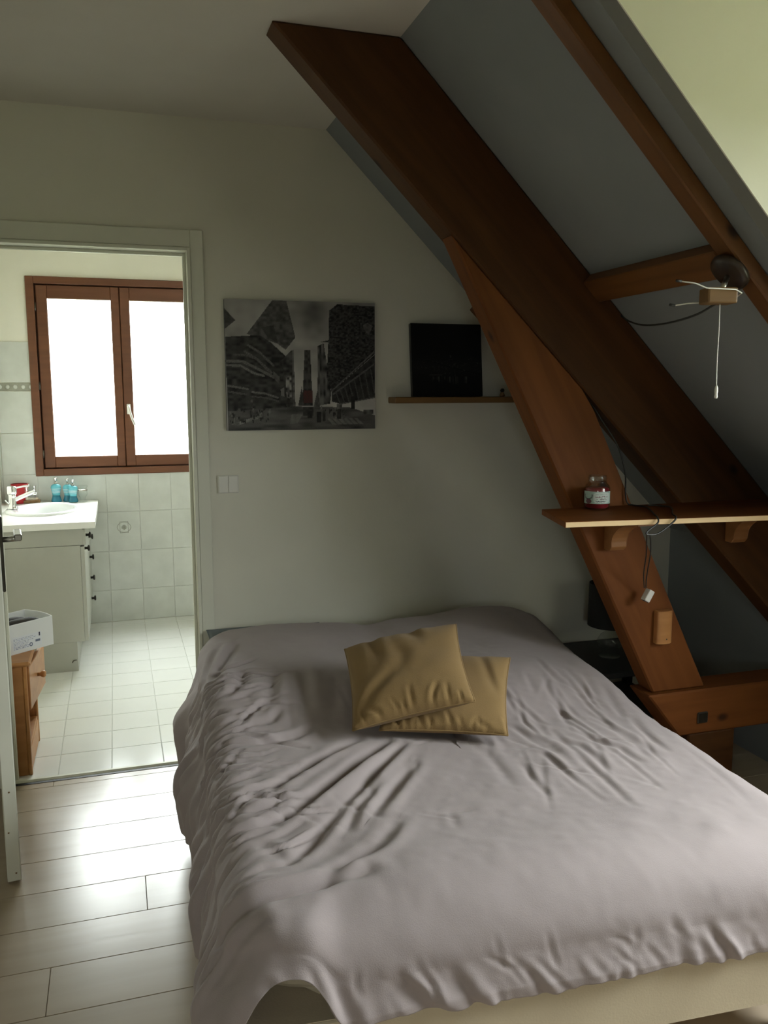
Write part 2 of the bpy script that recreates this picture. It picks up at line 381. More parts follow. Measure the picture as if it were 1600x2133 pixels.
# bathroom shell
BX0, BX1 = -.70, 1.35
bf = structure(box('floor_bathroom', BX0-.1, BX1+.1, YB+.005, YW+.2, -.05, -.004, GROUT), 'glossy white square tile floor of the bathroom', 'floor')
tile_me = {}
def tile_piece(name, parent, cx, cy, cz, sx, sy, sz, mat, bev=.0015):
    key = (name, round(sx, 4), round(sy, 4), round(sz, 4))
    if key not in tile_me:
        bm = bmesh.new(); add_box(bm, -sx/2, sx/2, -sy/2, sy/2, -sz/2, sz/2, bev); me = bpy.data.meshes.new(name)
        bmesh.ops.recalc_face_normals(bm, faces=bm.faces); bm.to_mesh(me); bm.free(); me.materials.append(mat); tile_me[key] = me
    o = bpy.data.objects.new(name, tile_me[key]); link(o, parent); o.location = Vector((cx, cy, cz))-root_of(parent).location
    return o
TS = .205; G = .0016
def cuts(lo, hi, first, step):
    a = first
    while a > lo: a -= step
    out = [lo]
    while a < hi-1e-6:
        if a > lo+.012: out.append(a)
        a += step
    if hi-out[-1] < .012: out.pop()
    return out+[hi]
xs = cuts(BX0, BX1, -.07, TS); ys = cuts(YB+.045, YW, 3.472, TS)
for i in range(len(xs)-1):
    for j in range(len(ys)-1):
        tile_piece('tile', bf, (xs[i]+xs[i+1])/2, (ys[j]+ys[j+1])/2, -.002, xs[i+1]-xs[i]-2*G, ys[j+1]-ys[j]-2*G, .004, TILEF, .0008)
# window wall of the bathroom with its opening
BWX0, BWX1, BWZ0, BWZ1 = -.445, .575, 1.03, 2.19
bm = bmesh.new()
for a, b, c, d in ((BX0-.1, BWX0, -.01, ZC), (BWX1, BX1+.1, -.01, ZC), (BWX0, BWX1, -.01, BWZ0), (BWX0, BWX1, BWZ1, ZC)): add_box(bm, a, b, YW+.006, YW+.20, c, d)
bw = structure(from_bm('wall_bathroom_back', bm, CREAM), 'bathroom wall with brown window, cream plaster above pale tiles')
gr = box('grout_bed', BX0, BX1, YW+.0035, YW+.0062, 0, BWZ0-.02, GROUT, bw)
zs = [0, .214, .476, .738, 1.0, 1.262, 1.524]
def wall_tiles(x0, x1, z0, z1, name='tile', mat=TILEW):
    if x1-x0 < .012 or z1-z0 < .012: return
    return tile_piece(name, bw, (x0+x1)/2, YW+.003, (z0+z1)/2, x1-x0-2*G, .006, z1-z0-2*G, mat, .001)
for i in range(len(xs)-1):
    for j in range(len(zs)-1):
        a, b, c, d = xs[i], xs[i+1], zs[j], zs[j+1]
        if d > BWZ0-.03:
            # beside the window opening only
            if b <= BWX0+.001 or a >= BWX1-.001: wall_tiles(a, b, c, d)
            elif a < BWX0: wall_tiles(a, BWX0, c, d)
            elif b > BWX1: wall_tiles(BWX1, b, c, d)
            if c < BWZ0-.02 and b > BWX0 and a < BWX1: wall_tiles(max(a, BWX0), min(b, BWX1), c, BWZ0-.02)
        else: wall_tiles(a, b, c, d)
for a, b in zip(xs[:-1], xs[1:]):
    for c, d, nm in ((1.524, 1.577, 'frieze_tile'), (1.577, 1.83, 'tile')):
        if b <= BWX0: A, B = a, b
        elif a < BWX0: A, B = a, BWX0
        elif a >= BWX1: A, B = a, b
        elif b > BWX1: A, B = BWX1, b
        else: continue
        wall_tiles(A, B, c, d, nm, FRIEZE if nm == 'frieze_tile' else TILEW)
bm = bmesh.new()      # raised ovals of the frieze
for q in np.arange(BX0+.03, BWX0-.04, .045):
    add_lathe(bm, [(.0, .0), (.013, .0005), (.010, .003), (.0, .004)], M4=Matrix.Translation((q, YW, 1.5505)) @ Matrix.Rotation(R(90), 4, 'X'), seg=10, sy=1.1, cap=False)
from_bm('frieze_relief', bm, TILEW, bw, smooth=True)
# small shell emblem on one tile
bm = bmesh.new(); MT = Matrix.Translation((.032, YW, .633)) @ Matrix.Rotation(R(90), 4, 'X')
def ring_pts(rx, ry, n=24): return [MT @ Vector((rx*math.cos(2*math.pi*i/n), ry*math.sin(2*math.pi*i/n), 0)) for i in range(n+1)]
add_tube(bm, ring_pts(.043, .034), .0016, 5)
sq = [MT @ Vector(p) for p in ((-.026, -.037, 0), (.026, -.037, 0), (.026, .037, 0), (-.026, .037, 0), (-.026, -.037, 0))]
for a, b in zip(sq, sq[1:]): add_tube(bm, [a, b], .0012, 5)
for i in range(7):
    an = R(20+i*23.3); add_tube(bm, [MT @ Vector((0, -.016, 0)), MT @ Vector((.019*math.cos(an), -.012+.028*math.sin(an), 0))], .002, 5)
from_bm('shell_relief', bm, FRIEZE, bw, smooth=True)

structure(box('wall_bathroom_left', BX0-.1, BX0, YB+.12, YW+.006, -.01, ZC, CREAM), 'cream bathroom side wall behind the washbasin')
structure(box('wall_bathroom_right', BX1, BX1+.1, YB+.12, YW+.006, -.01, ZC, CREAM), 'cream bathroom side wall to the right of the window')
structure(box('ceiling_bathroom', BX0-.1, BX1+.1, YB+.02, YW+.2, ZC, ZC+.06, CEIL), 'flat off-white bathroom ceiling', 'ceiling')
structure(box('ground', -60, 60, -60, 60, -3.2, -3.1, GRASS), 'green lawn far below the windows', 'ground')

# threshold
thr = thing('trim_2', 'rounded pale threshold strip between laminate and bathroom tiles', 'trim', (0, YB+.02, 0), kind='structure')
prism('threshold_strip', [(YB+.012, -.004), (YB+.044, -.004), (YB+.044, .003), (YB+.036, .008), (YB+.022, .008), (YB+.014, .003)], 'x', DX0, DX1, WHITE, thr)
box('threshold_gap', DX0, DX1, YB-.004, YB+.012, -.004, .0016, BLACK, thr)

# door casing
cs = thing('trim_1', 'off-white painted door casing around the bathroom doorway', 'trim', (DX1, YB, 0), kind='structure')
for nm, (a, b, c, d) in (('casing_side', (DX1+.012, .352, 0, 2.118)), ('casing_side', (DX0-.074, DX0-.012, 0, 2.118)), ('casing_head', (DX0-.012, DX1+.012, DZ+.012, 2.118))):
    box(nm, a, b, YB-.012, YB, c, d, WHITE, cs, .003)
for nm, (a, b, c, d) in (('jamb', (DX1-.001, DX1+.012, 0, DZ+.012)), ('jamb', (DX0-.012, DX0+.001, 0, DZ+.012)), ('jamb_head', (DX0, DX1, DZ-.001, DZ+.012))):
    box(nm, a, b, YB-.018, YB+.125, c, d, WHITE, cs, .002)
for nm, (a, b, c, d) in (('door_stop', (DX1-.013, DX1-.001, 0, DZ-.001)), ('door_stop', (DX0+.001, DX0+.013, 0, DZ-.001)), ('door_stop', (DX0+.013, DX1-.013, DZ-.013, DZ-.001))):
    box(nm, a, b, YB+.045, YB+.06, c, d, WHITE, cs, .002)

# door leaf, opened into the bedroom: local X runs from the hinge to the free edge, local -Y is the face towards the doorway
da = math.atan2(-.992, .124)
door = thing('door_1', 'white door leaf standing open at the left edge, seen edge-on', 'door', (-.425, YB-.012, 0), (0, 0, da), kind='structure')
LW = .715
box('leaf', 0, LW, -.04, 0, .008, 2.03, WHITE, door, .003, world=False)
box('lock_plate', LW-.0005, LW+.0025, -.031, -.009, .945, 1.165, STEEL, door, .001, world=False)
def dcyl(name, p, q, r, mat, parent): return tube(name, [p, q], r, mat, parent, world=False, seg=12, curve=False)
for sgn, y_f in ((1, 0.0), (-1, -.04)):
    pl = box('handle_plate', LW-.075, LW-.033, min(y_f, y_f+sgn*.009), max(y_f, y_f+sgn*.009), .915, 1.145, DARKST, door, .003, world=False)
    dcyl('handle_neck', (LW-.054, y_f+sgn*.008, 1.072), (LW-.054, y_f+sgn*.055, 1.072), .009, STEEL, door)
    box('lever', LW-.165, LW-.043, min(y_f+sgn*.040, y_f+sgn*.062), max(y_f+sgn*.040, y_f+sgn*.062), 1.066, 1.086, STEEL, door, .003, world=False)
bm = bmesh.new()
add_lathe(bm, [(.004, 0), (.004, .002)], M4=Matrix.Translation((LW-.0005, -.02, .96)) @ Matrix.Rotation(R(90), 4, 'Y') @ Matrix.Translation((0, 0, .002)), seg=10)
from_bm('screw', bm, DARKST, door, world=False)
for p in ((.02, .30), (.028, .17), (.014, .035)):
    bm = bmesh.new(); add_lathe(bm, [(.003, 0), (.002, .0012)], M4=Matrix.Translation((LW, -p[0], p[1])) @ Matrix.Rotation(R(90), 4, 'Y'), seg=8)
    from_bm('paint_chip', bm, BROWN, door, world=False)

# bathroom window
wn = thing('window_1', 'brown wooden two-leaf bathroom window glowing white with daylight', 'window', (.065, YW, .987), kind='structure')
WX0, WX1, Wz0, Wz1 = -.49, .62, .987, 2.23
Y0 = YW-.012
for nm, (a, b, c, d) in (('frame_stile', (WX0, WX0+.048, Wz0, Wz1)), ('frame_stile', (WX1-.048, WX1, Wz0, Wz1)), ('frame_rail', (WX0+.048, WX1-.048, Wz0, Wz0+.044)), ('frame_rail', (WX0+.048, WX1-.048, Wz1-.044, Wz1))):
    box(nm, a, b, Y0, YW+.05, c, d, WINWOOD, wn, .003)
for a, b, g0, g1 in ((-.434, .0625, -.368, .010), (.0665, .564, .126, .498)):
    z0, z1 = Wz0+.050, Wz1-.050
    box('rebate', a-.02, b+.02 if b < .1 else b+.02, YW+.050, YW+.058, z0-.02, 1.090, WINWOOD, wn); box('rebate', a-.02, b+.02, YW+.050, YW+.058, 2.115, z1+.02, WINWOOD, wn)
    box('rebate', a-.02, g0-.02, YW+.050, YW+.058, 1.090, 2.115, WINWOOD, wn); box('rebate', g1+.02, b+.02, YW+.0505, YW+.0585, 1.090, 2.115, WINWOOD, wn)
    ca = box('casement_stile', a, g0, YW+.008, YW+.048, z0, z1, WINWOOD, wn, .004)
    box('casement_stile', g1, b, YW+.008, YW+.048, z0, z1, WINWOOD, wn, .004)
    box('casement_rail', g0, g1, YW+.008, YW+.048, z0, 1.108, WINWOOD, wn, .003)
    box('casement_rail', g0, g1, YW+.008, YW+.048, 2.098, z1, WINWOOD, wn, .003)
    box('pane', g0, g1, YW+.026, YW+.032, 1.108, 2.098, FROST, wn)
for z in (1.10, 1.53, 2.02):
    tube('hinge', [(-.438, YW-.004, z), (-.438, YW-.004, z+.05)], .006, DARKST, wn, seg=8, curve=False)
hd = box('window_handle', .082, .106, YW-.006, YW+.008, 1.375, 1.440, PLASTIC, wn, .003)
tube('grip', [(.094, YW-.010, 1.425), (.094, YW-.040, 1.420), (.108, YW-.042, 1.36), (.128, YW-.042, 1.305)], .008, PLASTIC, hd, n=5)

# ------------------------------------------------------------------ roof timbers
rb = 2.985           # underside of the main rafter: x + z
o = beam('rafter', [(rb-ZC, ZC), (SL-ZC, ZC), (XK, SL-XK), (XK, rb-XK)], 2.497, 2.60, (1.5, 1.68), R(45), BEAM)
tag(o, 'massive dark brown rafter running diagonally from ceiling down to the right', 'beam', 'exposed roof timbers')
o = beam('brace', [(1.000, rb-1.000-.002), (1.468, rb-1.468-.002), (1.512, 1.440), (2.003, .446), (1.782, .446)], 2.497, 2.583, (1.5, 1.1), math.atan2(1.553, .785), STRUT)
tag(o, 'orange-brown diagonal strut standing on the low beam under the rafter', 'beam', 'exposed roof timbers')
kn = thing('tie_beam', 'low horizontal orange timber beam at bed height carrying the strut', 'beam', (2.1, 2.54, .279), group='exposed roof timbers')
bm = bmesh.new(); add_prism(bm, [(1.752, .445), (1.885, .279), (2.495, .279), (2.495, .445)], 'y', 2.478, 2.605, .006)
from_bm('timber', bm, STRUT, kn)
box('square_bolt', 1.958, 2.002, 2.470, 2.479, .320, .362, DARKST, kn, .004)
o = box('post', 1.93, 2.135, 2.485, 2.60, 0, .279, BEAM, None, .006)
tag(o, 'short dark brown post on the floor under the low beam', 'post', 'exposed roof timbers')
s2 = math.sqrt(.5)
def slope_pt(s, k): return ((SL/2+(s-k)*s2), (SL/2+(-s-k)*s2))       # s runs down the slope, k is depth below it
def slope_beam(name, s0, s1, k, y0, y1, mat):
    return beam(name, [slope_pt(s0, 0), slope_pt(s1, 0), slope_pt(s1, k), slope_pt(s0, k)], y0, y1, slope_pt((s0+s1)/2, k/2), R(45), mat, .004)
sc_, sk_ = (XC-SL/2)/s2, (XK-SL/2)/s2
BEAM2 = wood_mat('small_rafter_timber', (.100, .038, .009), (.155, .061, .015), (.025, .009, .003), .5, tint=.2)
o = slope_beam('rafter', sc_+.05, sk_, .042, 1.803, 1.862, BEAM2)
tag(o, 'slim brown rafter on the sloped ceiling beside the bright dormer', 'beam', 'exposed roof timbers')
def purlin(y0, y1):
    bm = bmesh.new(); s0, s1 = (1.483-SL/2)/s2, (1.483-SL/2)/s2+.085
    p = [slope_pt(s0, 0), slope_pt(s1, 0), slope_pt(s1, .042), slope_pt(s0, .042)]
    add_prism(bm, p, 'y', y0, y1, .003)
    T = Matrix.Translation((p[0][0], (y0+y1)/2, p[0][1])) @ Matrix.Rotation(R(90), 4, 'Z'); bm.transform(T.inverted())
    q = from_bm('purlin', bm, BEAM2, None, world=False); q.matrix_world = T; return q
tag(purlin(1.863, 2.496), 'short brown purlin between the slim rafter and the main rafter', 'beam', 'exposed roof timbers')
tag(purlin(2.601, 3.419), 'stub of brown purlin showing behind the strut near the back wall', 'beam', 'exposed roof timbers')

# ------------------------------------------------------------------ bed
BO = Vector((.849, 1.417)); BA = R(3.5); BL = 1.90
bed = thing('bed', 'double bed with cream box base and mattress under the mauve duvet', 'bed', (BO.x, BO.y, 0), (0, 0, -BA))
def slab(name, hx, y0, y1, z0, z1, rad, mat, bev):
    pts = []
    for cx_, cy_, a0 in ((hx-rad, y0+rad, -90), (hx-rad, y1-rad, 0), (-hx+rad, y1-rad, 90), (-hx+rad, y0+rad, 180)):
        for i in range(9): a = R(a0+90*i/8); pts.append((cx_+rad*math.cos(a), cy_+rad*math.sin(a)))
    bm = bmesh.new(); add_prism(bm, pts, 'z', z0, z1)
    ed = [e for e in bm.edges if abs(e.verts[0].co.z-e.verts[1].co.z) < 1e-6]
    bmesh.ops.bevel(bm, geom=ed, offset=bev, segments=4, affect='EDGES', profile=.5)
    return from_bm(name, bm, mat, bed, world=False)
slab('base', .69, .0, BL-.02, .165, .318, .06, SHEET, .012)
slab('mattress', .675, .075, BL-.03, .318, .462, .16, SHEET, .035)
box('piping', -.63, .63, -.004, .004, .305, .316, SHEET, bed, .003, world=False)
for x in (-.6, .6):
    for y in (.10, BL-.14): lathe('leg', [(.022, 0), (.026, .165)], BLACK, bed, c=(x, y, 0), world=False)

def smooth(a, b, x):
    t = np.clip((x-a)/(b-a), 0, 1); return t*t*(3-2*t)
def seg_dist(P, A, B):
    """signed distance and parameter of points P (n,2) to a segment"""
    d = B-A; L2 = d@d; t = np.clip(((P-A)@d)/L2, 0, 1); q = P-(A+t[:, None]*d)
    s = np.sign(d[0]*q[:, 1]-d[1]*q[:, 0]); return np.hypot(q[:, 0], q[:, 1])*s, t
def poly_fold(P, pts, wid, amp, crest=.7):
    """a cloth fold: a valley along the polyline with a raised lip beside it, fading at both ends"""
    pts = np.array(pts, float); n = len(pts)-1
    lens = np.hypot(*(pts[1:]-pts[:-1]).T); cum = np.concatenate([[0], np.cumsum(lens)])/lens.sum()
    best = np.full(len(P), 9.0); tt = np.zeros(len(P))
    for i in range(n):
        s, t = seg_dist(P, pts[i], pts[i+1]); m = np.abs(s) < np.abs(best)
        best[m] = s[m]; tt[m] = (cum[i]+t*(cum[i+1]-cum[i]))[m]
    fade = np.sin(np.pi*np.clip(tt*.94+.03, 0, 1))**.6
    q = best/wid
    return amp*fade*(-np.exp(-q*q)+crest*np.exp(-((q-1.7)/1.1)**2)+.35*crest*np.exp(-((q+1.9)/1.2)**2))
def vnoise(x, y, seed, nx=64):
    rng = np.random.RandomState(seed); g = rng.rand(nx, nx)
    xi = np.floor(x).astype(int); yi = np.floor(y).astype(int); fx = x-xi; fy = y-yi
    fx = fx*fx*(3-2*fx); fy = fy*fy*(3-2*fy)
    a = g[xi % nx, yi % nx]; b = g[(xi+1) % nx, yi % nx]; c = g[xi % nx, (yi+1) % nx]; d = g[(xi+1) % nx, (yi+1) % nx]
    return (a*(1-fx)+b*fx)*(1-fy)+(c*(1-fx)+d*fx)*fy-.5

def build_duvet():
    ax, v0, v1, cr = .700, -.015, 1.855, .17
    NP = 900
    # rounded rectangle perimeter, counter-clockwise from the middle of the foot
    segs = []
    def line(p, q): segs.append(('l', np.array(p), np.array(q), np.hypot(*(np.array(q)-np.array(p)))))
    def arc(c, a0): segs.append(('a', np.array(c), a0, cr*math.pi/2))
    line((0, v0), (ax-cr, v0)); arc((ax-cr, v0+cr), -90); line((ax, v0+cr), (ax, v1-cr)); arc((ax-cr, v1-cr), 0)
    line((ax-cr, v1), (-ax+cr, v1)); arc((-ax+cr, v1-cr), 90); line((-ax, v1-cr), (-ax, v0+cr)); arc((-ax+cr, v0+cr), 180); line((-ax+cr, v0), (0, v0))
    tot = sum(s[3] for s in segs); P = []; Nn = []
    for i in range(NP):
        s = tot*i/NP
        for sg in segs:
            if s <= sg[3]: break
            s -= sg[3]
        if sg[0] == 'l':
            d = (sg[2]-sg[1])/sg[3]; P.append(sg[1]+d*s); Nn.append((d[1], -d[0]))
        else:
            a = R(sg[2])+s/cr; P.append(sg[1]+cr*np.array((math.cos(a), math.sin(a)))); Nn.append((math.cos(a), math.sin(a)))
    P = np.array(P); Nn = np.array(Nn); S = tot*np.arange(NP)/NP
    left = smooth(.3, .9, -Nn[:, 0]); foot = smooth(.3, .9, -Nn[:, 1]); right = smooth(.3, .9, Nn[:, 0]); head = smooth(.3, .9, Nn[:, 1])
    Cc = np.stack([np.zeros(NP), np.clip(P[:, 1], .7, 1.2)], 1)
    # top height
    def ztop(x, v):
        z = .512+.0*x
        z = z+.072*smooth(.82, 1.20, v)*(1-.55*smooth(.35, .72, x)*(1-smooth(1.25, 1.6, v)))
        z = z+.030*np.exp(-((x-.46)/.20)**2-((v-1.74)/.20)**2)-.03*smooth(.56,.72,x)*smooth(1.3,1.7,v)+.010*np.exp(-((x+.38)/.22)**2-((v-1.68)/.16)**2)
        z = z-.018*np.exp(-((x+.02)/.07)**2)*smooth(1.35, 1.6, v)
        z = z+.012*smooth(1.5, 1.75, v)
        z = z+.022*np.exp(-((x+.15)/.55)**2-((v-.14)/.16)**2)          # puffed foot end
        z = z-.016*np.exp(-((x+.50)/.14)**2-((v-.27)/.10)**2)          # hollow at the left near the foot
        z = z+.012*np.exp(-((x-.35)/.25)**2-((v-.5)/.3)**2)
        z = z-.065*smooth(.54, .70, -x)*smooth(1.45, 1.78, v)
        return z
    hem = .17*left+.312*foot+.26*right+.47*head
    hem = hem/np.maximum(left+foot+right+head, .6)
    hem += .004*np.sin(S*11)+.002*np.sin(S*31+1)
    arch = np.exp(-((P[:, 0]+.590)/.085)**4)*foot
    hem = hem*(1-arch)+.432*arch
    corner = np.exp(-((P[:, 0]+.685)/.045)**2)*smooth(-.05, .12, .1-P[:, 1])
    hem = hem*(1-corner)+.19*corner
    arc_w = np.exp(-((P[:, 0]+.590)/.085)**4)*foot
    K1 = 110; K2 = 18; K3 = 34; rr = (.095*left+.130*foot+.095*right+.06*head)/np.maximum(left+foot+right+head, .6)-.078*arc_w
    rings = []; info = []
    for j in range(K1):
        k = (j/(K1-1))**.85*.998+.002
        xy = Cc*(1-k)+(P-Nn*.135)*k
        rings.append(np.column_stack([xy, ztop(xy[:, 0], xy[:, 1])])); info.append((0, k))
    edge = rings[-1].copy()
    for j in range(1, K2+1):
        tt_ = j/K2*((.135-rr)+rr*math.pi/2); flat = np.minimum(tt_, .135-rr); aa = np.clip((tt_-(.135-rr))/rr, 0, math.pi/2)
        xy = P-Nn*.135+Nn*(flat+rr*np.sin(aa))[:, None]
        rings.append(np.column_stack([xy, edge[:, 2]-rr*(1-np.cos(aa))])); info.append((1, j/K2*math.pi/2))
    zb = rings[-1][:, 2].copy(); Nfl = Nn
    # how far the hanging sides swing out
    v = P[:, 1]; x = P[:, 0]
    flare_l = .052+.045*np.exp(-((v-1.50)/.085)**2)+.038*np.exp(-((v-1.10)/.15)**2)+.012*np.sin(v*14)+.02*np.exp(-((v-.02)/.1)**2)
    flare_f = .024+.035*np.exp(-((x+.59)/.1)**2)+.006*np.sin(x*9+1)+.003*np.sin(x*23)
    fl = flare_l*left+flare_f*foot+.055*right+.0*head
    for j in range(1, K3+1):
        t = j/K3
        zz = zb+(hem-zb)*t
        drop = (zb-zz)
        sw = fl*smooth(-.04, .15, drop)-fl*smooth(-.04, .15, np.zeros(1))-(.35*np.clip(drop-.10, 0, 1))*left*.35-.30*np.clip(drop-.07, 0, 1)*foot
        wav = (.009*np.sin(S*38+2*np.sin(S*5))+.006*np.sin(S*71+1.3))*np.clip(drop/.15, 0, 1.2)*(left*1.0+right+.12*foot)
        xy = P+Nfl*(sw+wav)[:, None]
        rings.append(np.column_stack([xy, zz])); info.append((2, t))
    V = np.array(rings); NR = len(rings)
    # normals of the smooth shape
    du = np.roll(V, -1, 1)-np.roll(V, 1, 1); dv = np.gradient(V, axis=0); Nv = np.cross(du, dv); Nv /= np.maximum(np.linalg.norm(Nv, axis=2, keepdims=True), 1e-9)
    if Nv[K1//2, 0, 2] < 0: Nv = -Nv
    Q = V.reshape(-1, 3); topw = np.concatenate([np.full(NP, 1.0) if i[0] == 0 else np.full(NP, math.cos(i[1])**.5 if i[0] == 1 else 0.0) for i in info])
    # unrolled cloth coordinates: the hanging sides continue the top outwards
    ext = np.zeros((NR, NP)); seglen = np.linalg.norm(V[1:]-V[:-1], axis=2); hor = np.linalg.norm((V-V[K1-1])[:, :, :2], axis=2)
    ext[K1:] = np.cumsum(seglen, 0)[K1-1:]-np.cumsum(seglen, 0)[K1-2]-hor[K1:]
    xu = V[:, :, 0]+ext*Nn[None, :, 0]; vu = V[:, :, 1]+ext*Nn[None, :, 1]
    xy = np.stack([xu.ravel(), vu.ravel()], 1); D = np.zeros(len(Q)); topw = np.ones(len(Q))
    F = [([[-.269, .839], [-.393, .743], [-.49, .651], [-.552, .576]], 0.0170, 0.0168), ([[-.191, .80], [-.305, .686], [-.41, .569], [-.503, .466], [-.558, .415]], 0.0179, 0.0190),
         ([[-.153, .772], [-.253, .639], [-.322, .547], [-.385, .463]], 0.0153, 0.0146), ([[-.379, .461], [-.445, .374], [-.519, .276], [-.557, .237]], 0.0170, 0.0123),
         ([[-.281, .552], [-.36, .43], [-.404, .339]], 0.0145, 0.0101), ([[-.163, .633], [-.273, .476], [-.333, .384]], 0.0170, 0.0112), ([[-.365, .248], [-.446, .183], [-.516, .118]], 0.0187, 0.0112),
         ([[-.282, .345], [-.341, .253], [-.40, .192]], 0.0187, 0.0090), ([[-.76, .128], [-.703, .118], [-.639, .110], [-.573, .114], [-.50, .123], [-.40, .14]], 0.0187, 0.0202),
         ([[-.611, .356], [-.581, .314], [-.551, .241]], .014, .004), ([[.346, .75], [.393, .637], [.42, .582], [.43, .48]], .012, .005), ([[.603, 1.015], [.582, .905], [.56, .80]], .011, .005),
         ([[.582, .799], [.562, .705], [.548, .617], [.547, .54]], .011, .005), ([[.281, .685], [.318, .627], [.324, .561], [.32, .46]], .013, .005), ([[.45, .80], [.49, .66], [.50, .50]], .012, .004),
         ([[.20, .80], [.24, .66], [.25, .54]], .014, .005), ([[.02, .80], [.06, .62], [.05, .45]], .016, .004), ([[.66, .95], [.655, .75], [.64, .5]], .010, .004),
         ([[-.45, 1.32], [-.47, 1.20], [-.50, 1.05]], .020, .010), ([[-.36, 1.30], [-.37, 1.18], [-.39, 1.02]], .020, .008), ([[-.27, 1.22], [-.28, 1.10], [-.33, .95]], .022, .004),
         ([[-.56, .97], [-.50, .985], [-.46, 1.03]], .014, .009), ([[-.60, .885], [-.52, .875], [-.45, .89], [-.38, .93]], .014, .011), ([[-.62, 1.12], [-.57, 1.20], [-.56, 1.34]], .018, .012),
         ([[-.67, 1.25], [-.62, 1.42], [-.56, 1.62]], .016, .013), ([[-.70, 1.30], [-.67, 1.45], [-.62, 1.62]], .014, .010)]
    rng = np.random.RandomState(11)
    for i in range(120):                                  # gathered crumples along the left edge and down the side
        v_ = rng.uniform(.14, 1.34); a = rng.normal(.20, .34); L = rng.uniform(.06, .20); x_ = rng.uniform(-.80, -.58)
        p0 = np.array((x_, v_)); d = np.array((math.cos(a), math.sin(a)))
        F.append(([p0, p0+d*L*.5+np.array((0, rng.normal(0, .010))), p0+d*L], rng.uniform(.005, .010), rng.uniform(.003, .0095)))
    for i in range(46):                                   # long soft creases down the left side
        v_ = rng.uniform(-.05, 1.45); a = rng.normal(.0, .30); L = rng.uniform(.10, .24); x_ = rng.uniform(-1.0, -.82)
        p0 = np.array((x_, v_)); d = np.array((math.cos(a), math.sin(a)))
        F.append(([p0, p0+d*L*.5+np.array((0, rng.normal(0, .012))), p0+d*L], rng.uniform(.009, .018), rng.uniform(.003, .009)))
    for i in range(44):                                   # long thin creases running down the right half
        x_ = rng.uniform(.02, .66); v_ = rng.uniform(.55, 1.25); a = rng.normal(-1.62, .14)-.25*(.35-x_); L = rng.uniform(.14, .36)
        p0 = np.array((x_, v_)); d = np.array((math.cos(a), math.sin(a)))
        F.append(([p0, p0+d*L*.5+np.array((rng.normal(0, .006), 0)), p0+d*L], rng.uniform(.006, .011), rng.uniform(.0015, .0045)))
    for i in range(26):                                   # faint creases over the open part
        x_ = rng.uniform(-.45, .6); v_ = rng.uniform(.12, 1.0); a = rng.normal(2.0, .5); L = rng.uniform(.06, .2)
        p0 = np.array((x_, v_)); d = np.array((math.cos(a), math.sin(a)))
        F.append(([p0, p0+d*L], rng.uniform(.006, .011), rng.uniform(.0012, .003)))
    lo = xy.min(0); 
    for pts, wd_, am in F:
        pa = np.array(pts); m = (xy[:, 0] > pa[:, 0].min()-5*wd_) & (xy[:, 0] < pa[:, 0].max()+5*wd_) & (xy[:, 1] > pa[:, 1].min()-5*wd_) & (xy[:, 1] < pa[:, 1].max()+5*wd_) & (topw > 0)
        if m.any(): D[m] += poly_fold(xy[m], pts, wd_, am)*topw[m]
    # folds on the foot side, in (x, z)
    FF = [([[-.386, .47], [-.311, .400], [-.234, .331]], .016, .015), ([[-.271, .47], [-.219, .393], [-.171, .335]], .014, .011), ([[.209, .504], [.258, .441]], .010, .006), ([[.302, .48], [.344, .403], [.38, .319]], .012, .012),
          ([[.09, .433], [.098, .349], [.144, .301]], .011, .008), ([[.19, .373], [.243, .327]], .010, .007), ([[.225, .45], [.261, .368], [.294, .31]], .011, .009), ([[-.112, .448], [-.072, .387], [-.04, .335]], .011, .009),
          ([[-.222, .40], [-.173, .333]], .013, .012), ([[.274, .455], [.301, .41], [.352, .349]], .010, .007), ([[-.66, .51], [-.635, .47], [-.62, .44]], .012, .010), ([[-.55, .50], [-.53, .46], [-.52, .42]], .012, .009), ([[-.50, .49], [-.47, .42], [-.45, .34]], .014, .010)]
    for i in range(60):
        x_ = rng.uniform(-.48, .68); z_ = rng.uniform(.34, .53); L = rng.uniform(.03, .13); a = rng.normal(-1.05, .3)
        FF.append(([[x_, z_], [x_+L*.5*math.cos(a)+rng.normal(0, .006), z_+L*.5*math.sin(a)], [x_+L*math.cos(a), z_+L*math.sin(a)]], rng.uniform(.005, .009), rng.uniform(.0015, .0045)))
    fw = np.tile(foot, NR)
    for pts, wd_, am in FF:
        pu = np.array([(p[0], p[1]-.575) for p in pts])
        m = (fw > .01) & (np.abs(xy[:, 1]-pu[:, 1].mean()) < .25) & (np.abs(xy[:, 0]-pu[:, 0].mean()) < .25)
        D[m] += poly_fold(xy[m], pu, wd_, am*.6)*fw[m]
    # soft irregularity
    D += (.006*vnoise(Q[:, 0]*7+9, Q[:, 1]*7+3, 1)+.0035*vnoise(Q[:, 0]*17+40, Q[:, 1]*17+Q[:, 2]*17, 2)+.0014*vnoise(Q[:, 0]*45+20, Q[:, 1]*45+Q[:, 2]*45, 3))
    cen = np.concatenate([np.full(NP, min(1, i[1]*6) if i[0] == 0 else 1.0) for i in info])
    Vd = Q+Nv.reshape(-1, 3)*(D*cen)[:, None]
    Vd[:, 1] = np.minimum(Vd[:, 1], 1.915)
    idx = np.arange(NR*NP).reshape(NR, NP); nx = np.roll(idx, -1, 1)
    Fq = np.stack([idx[:-1], idx[1:], nx[1:], nx[:-1]], -1).reshape(-1, 4).tolist()
    Fq.append(idx[0].tolist()[::-1])
    me = bpy.data.meshes.new('duvet'); me.from_pydata(Vd.tolist(), [], Fq); me.update()
    bm = bmesh.new(); bm.from_mesh(me); bmesh.ops.recalc_face_normals(bm, faces=bm.faces); bm.to_mesh(me); bm.free()
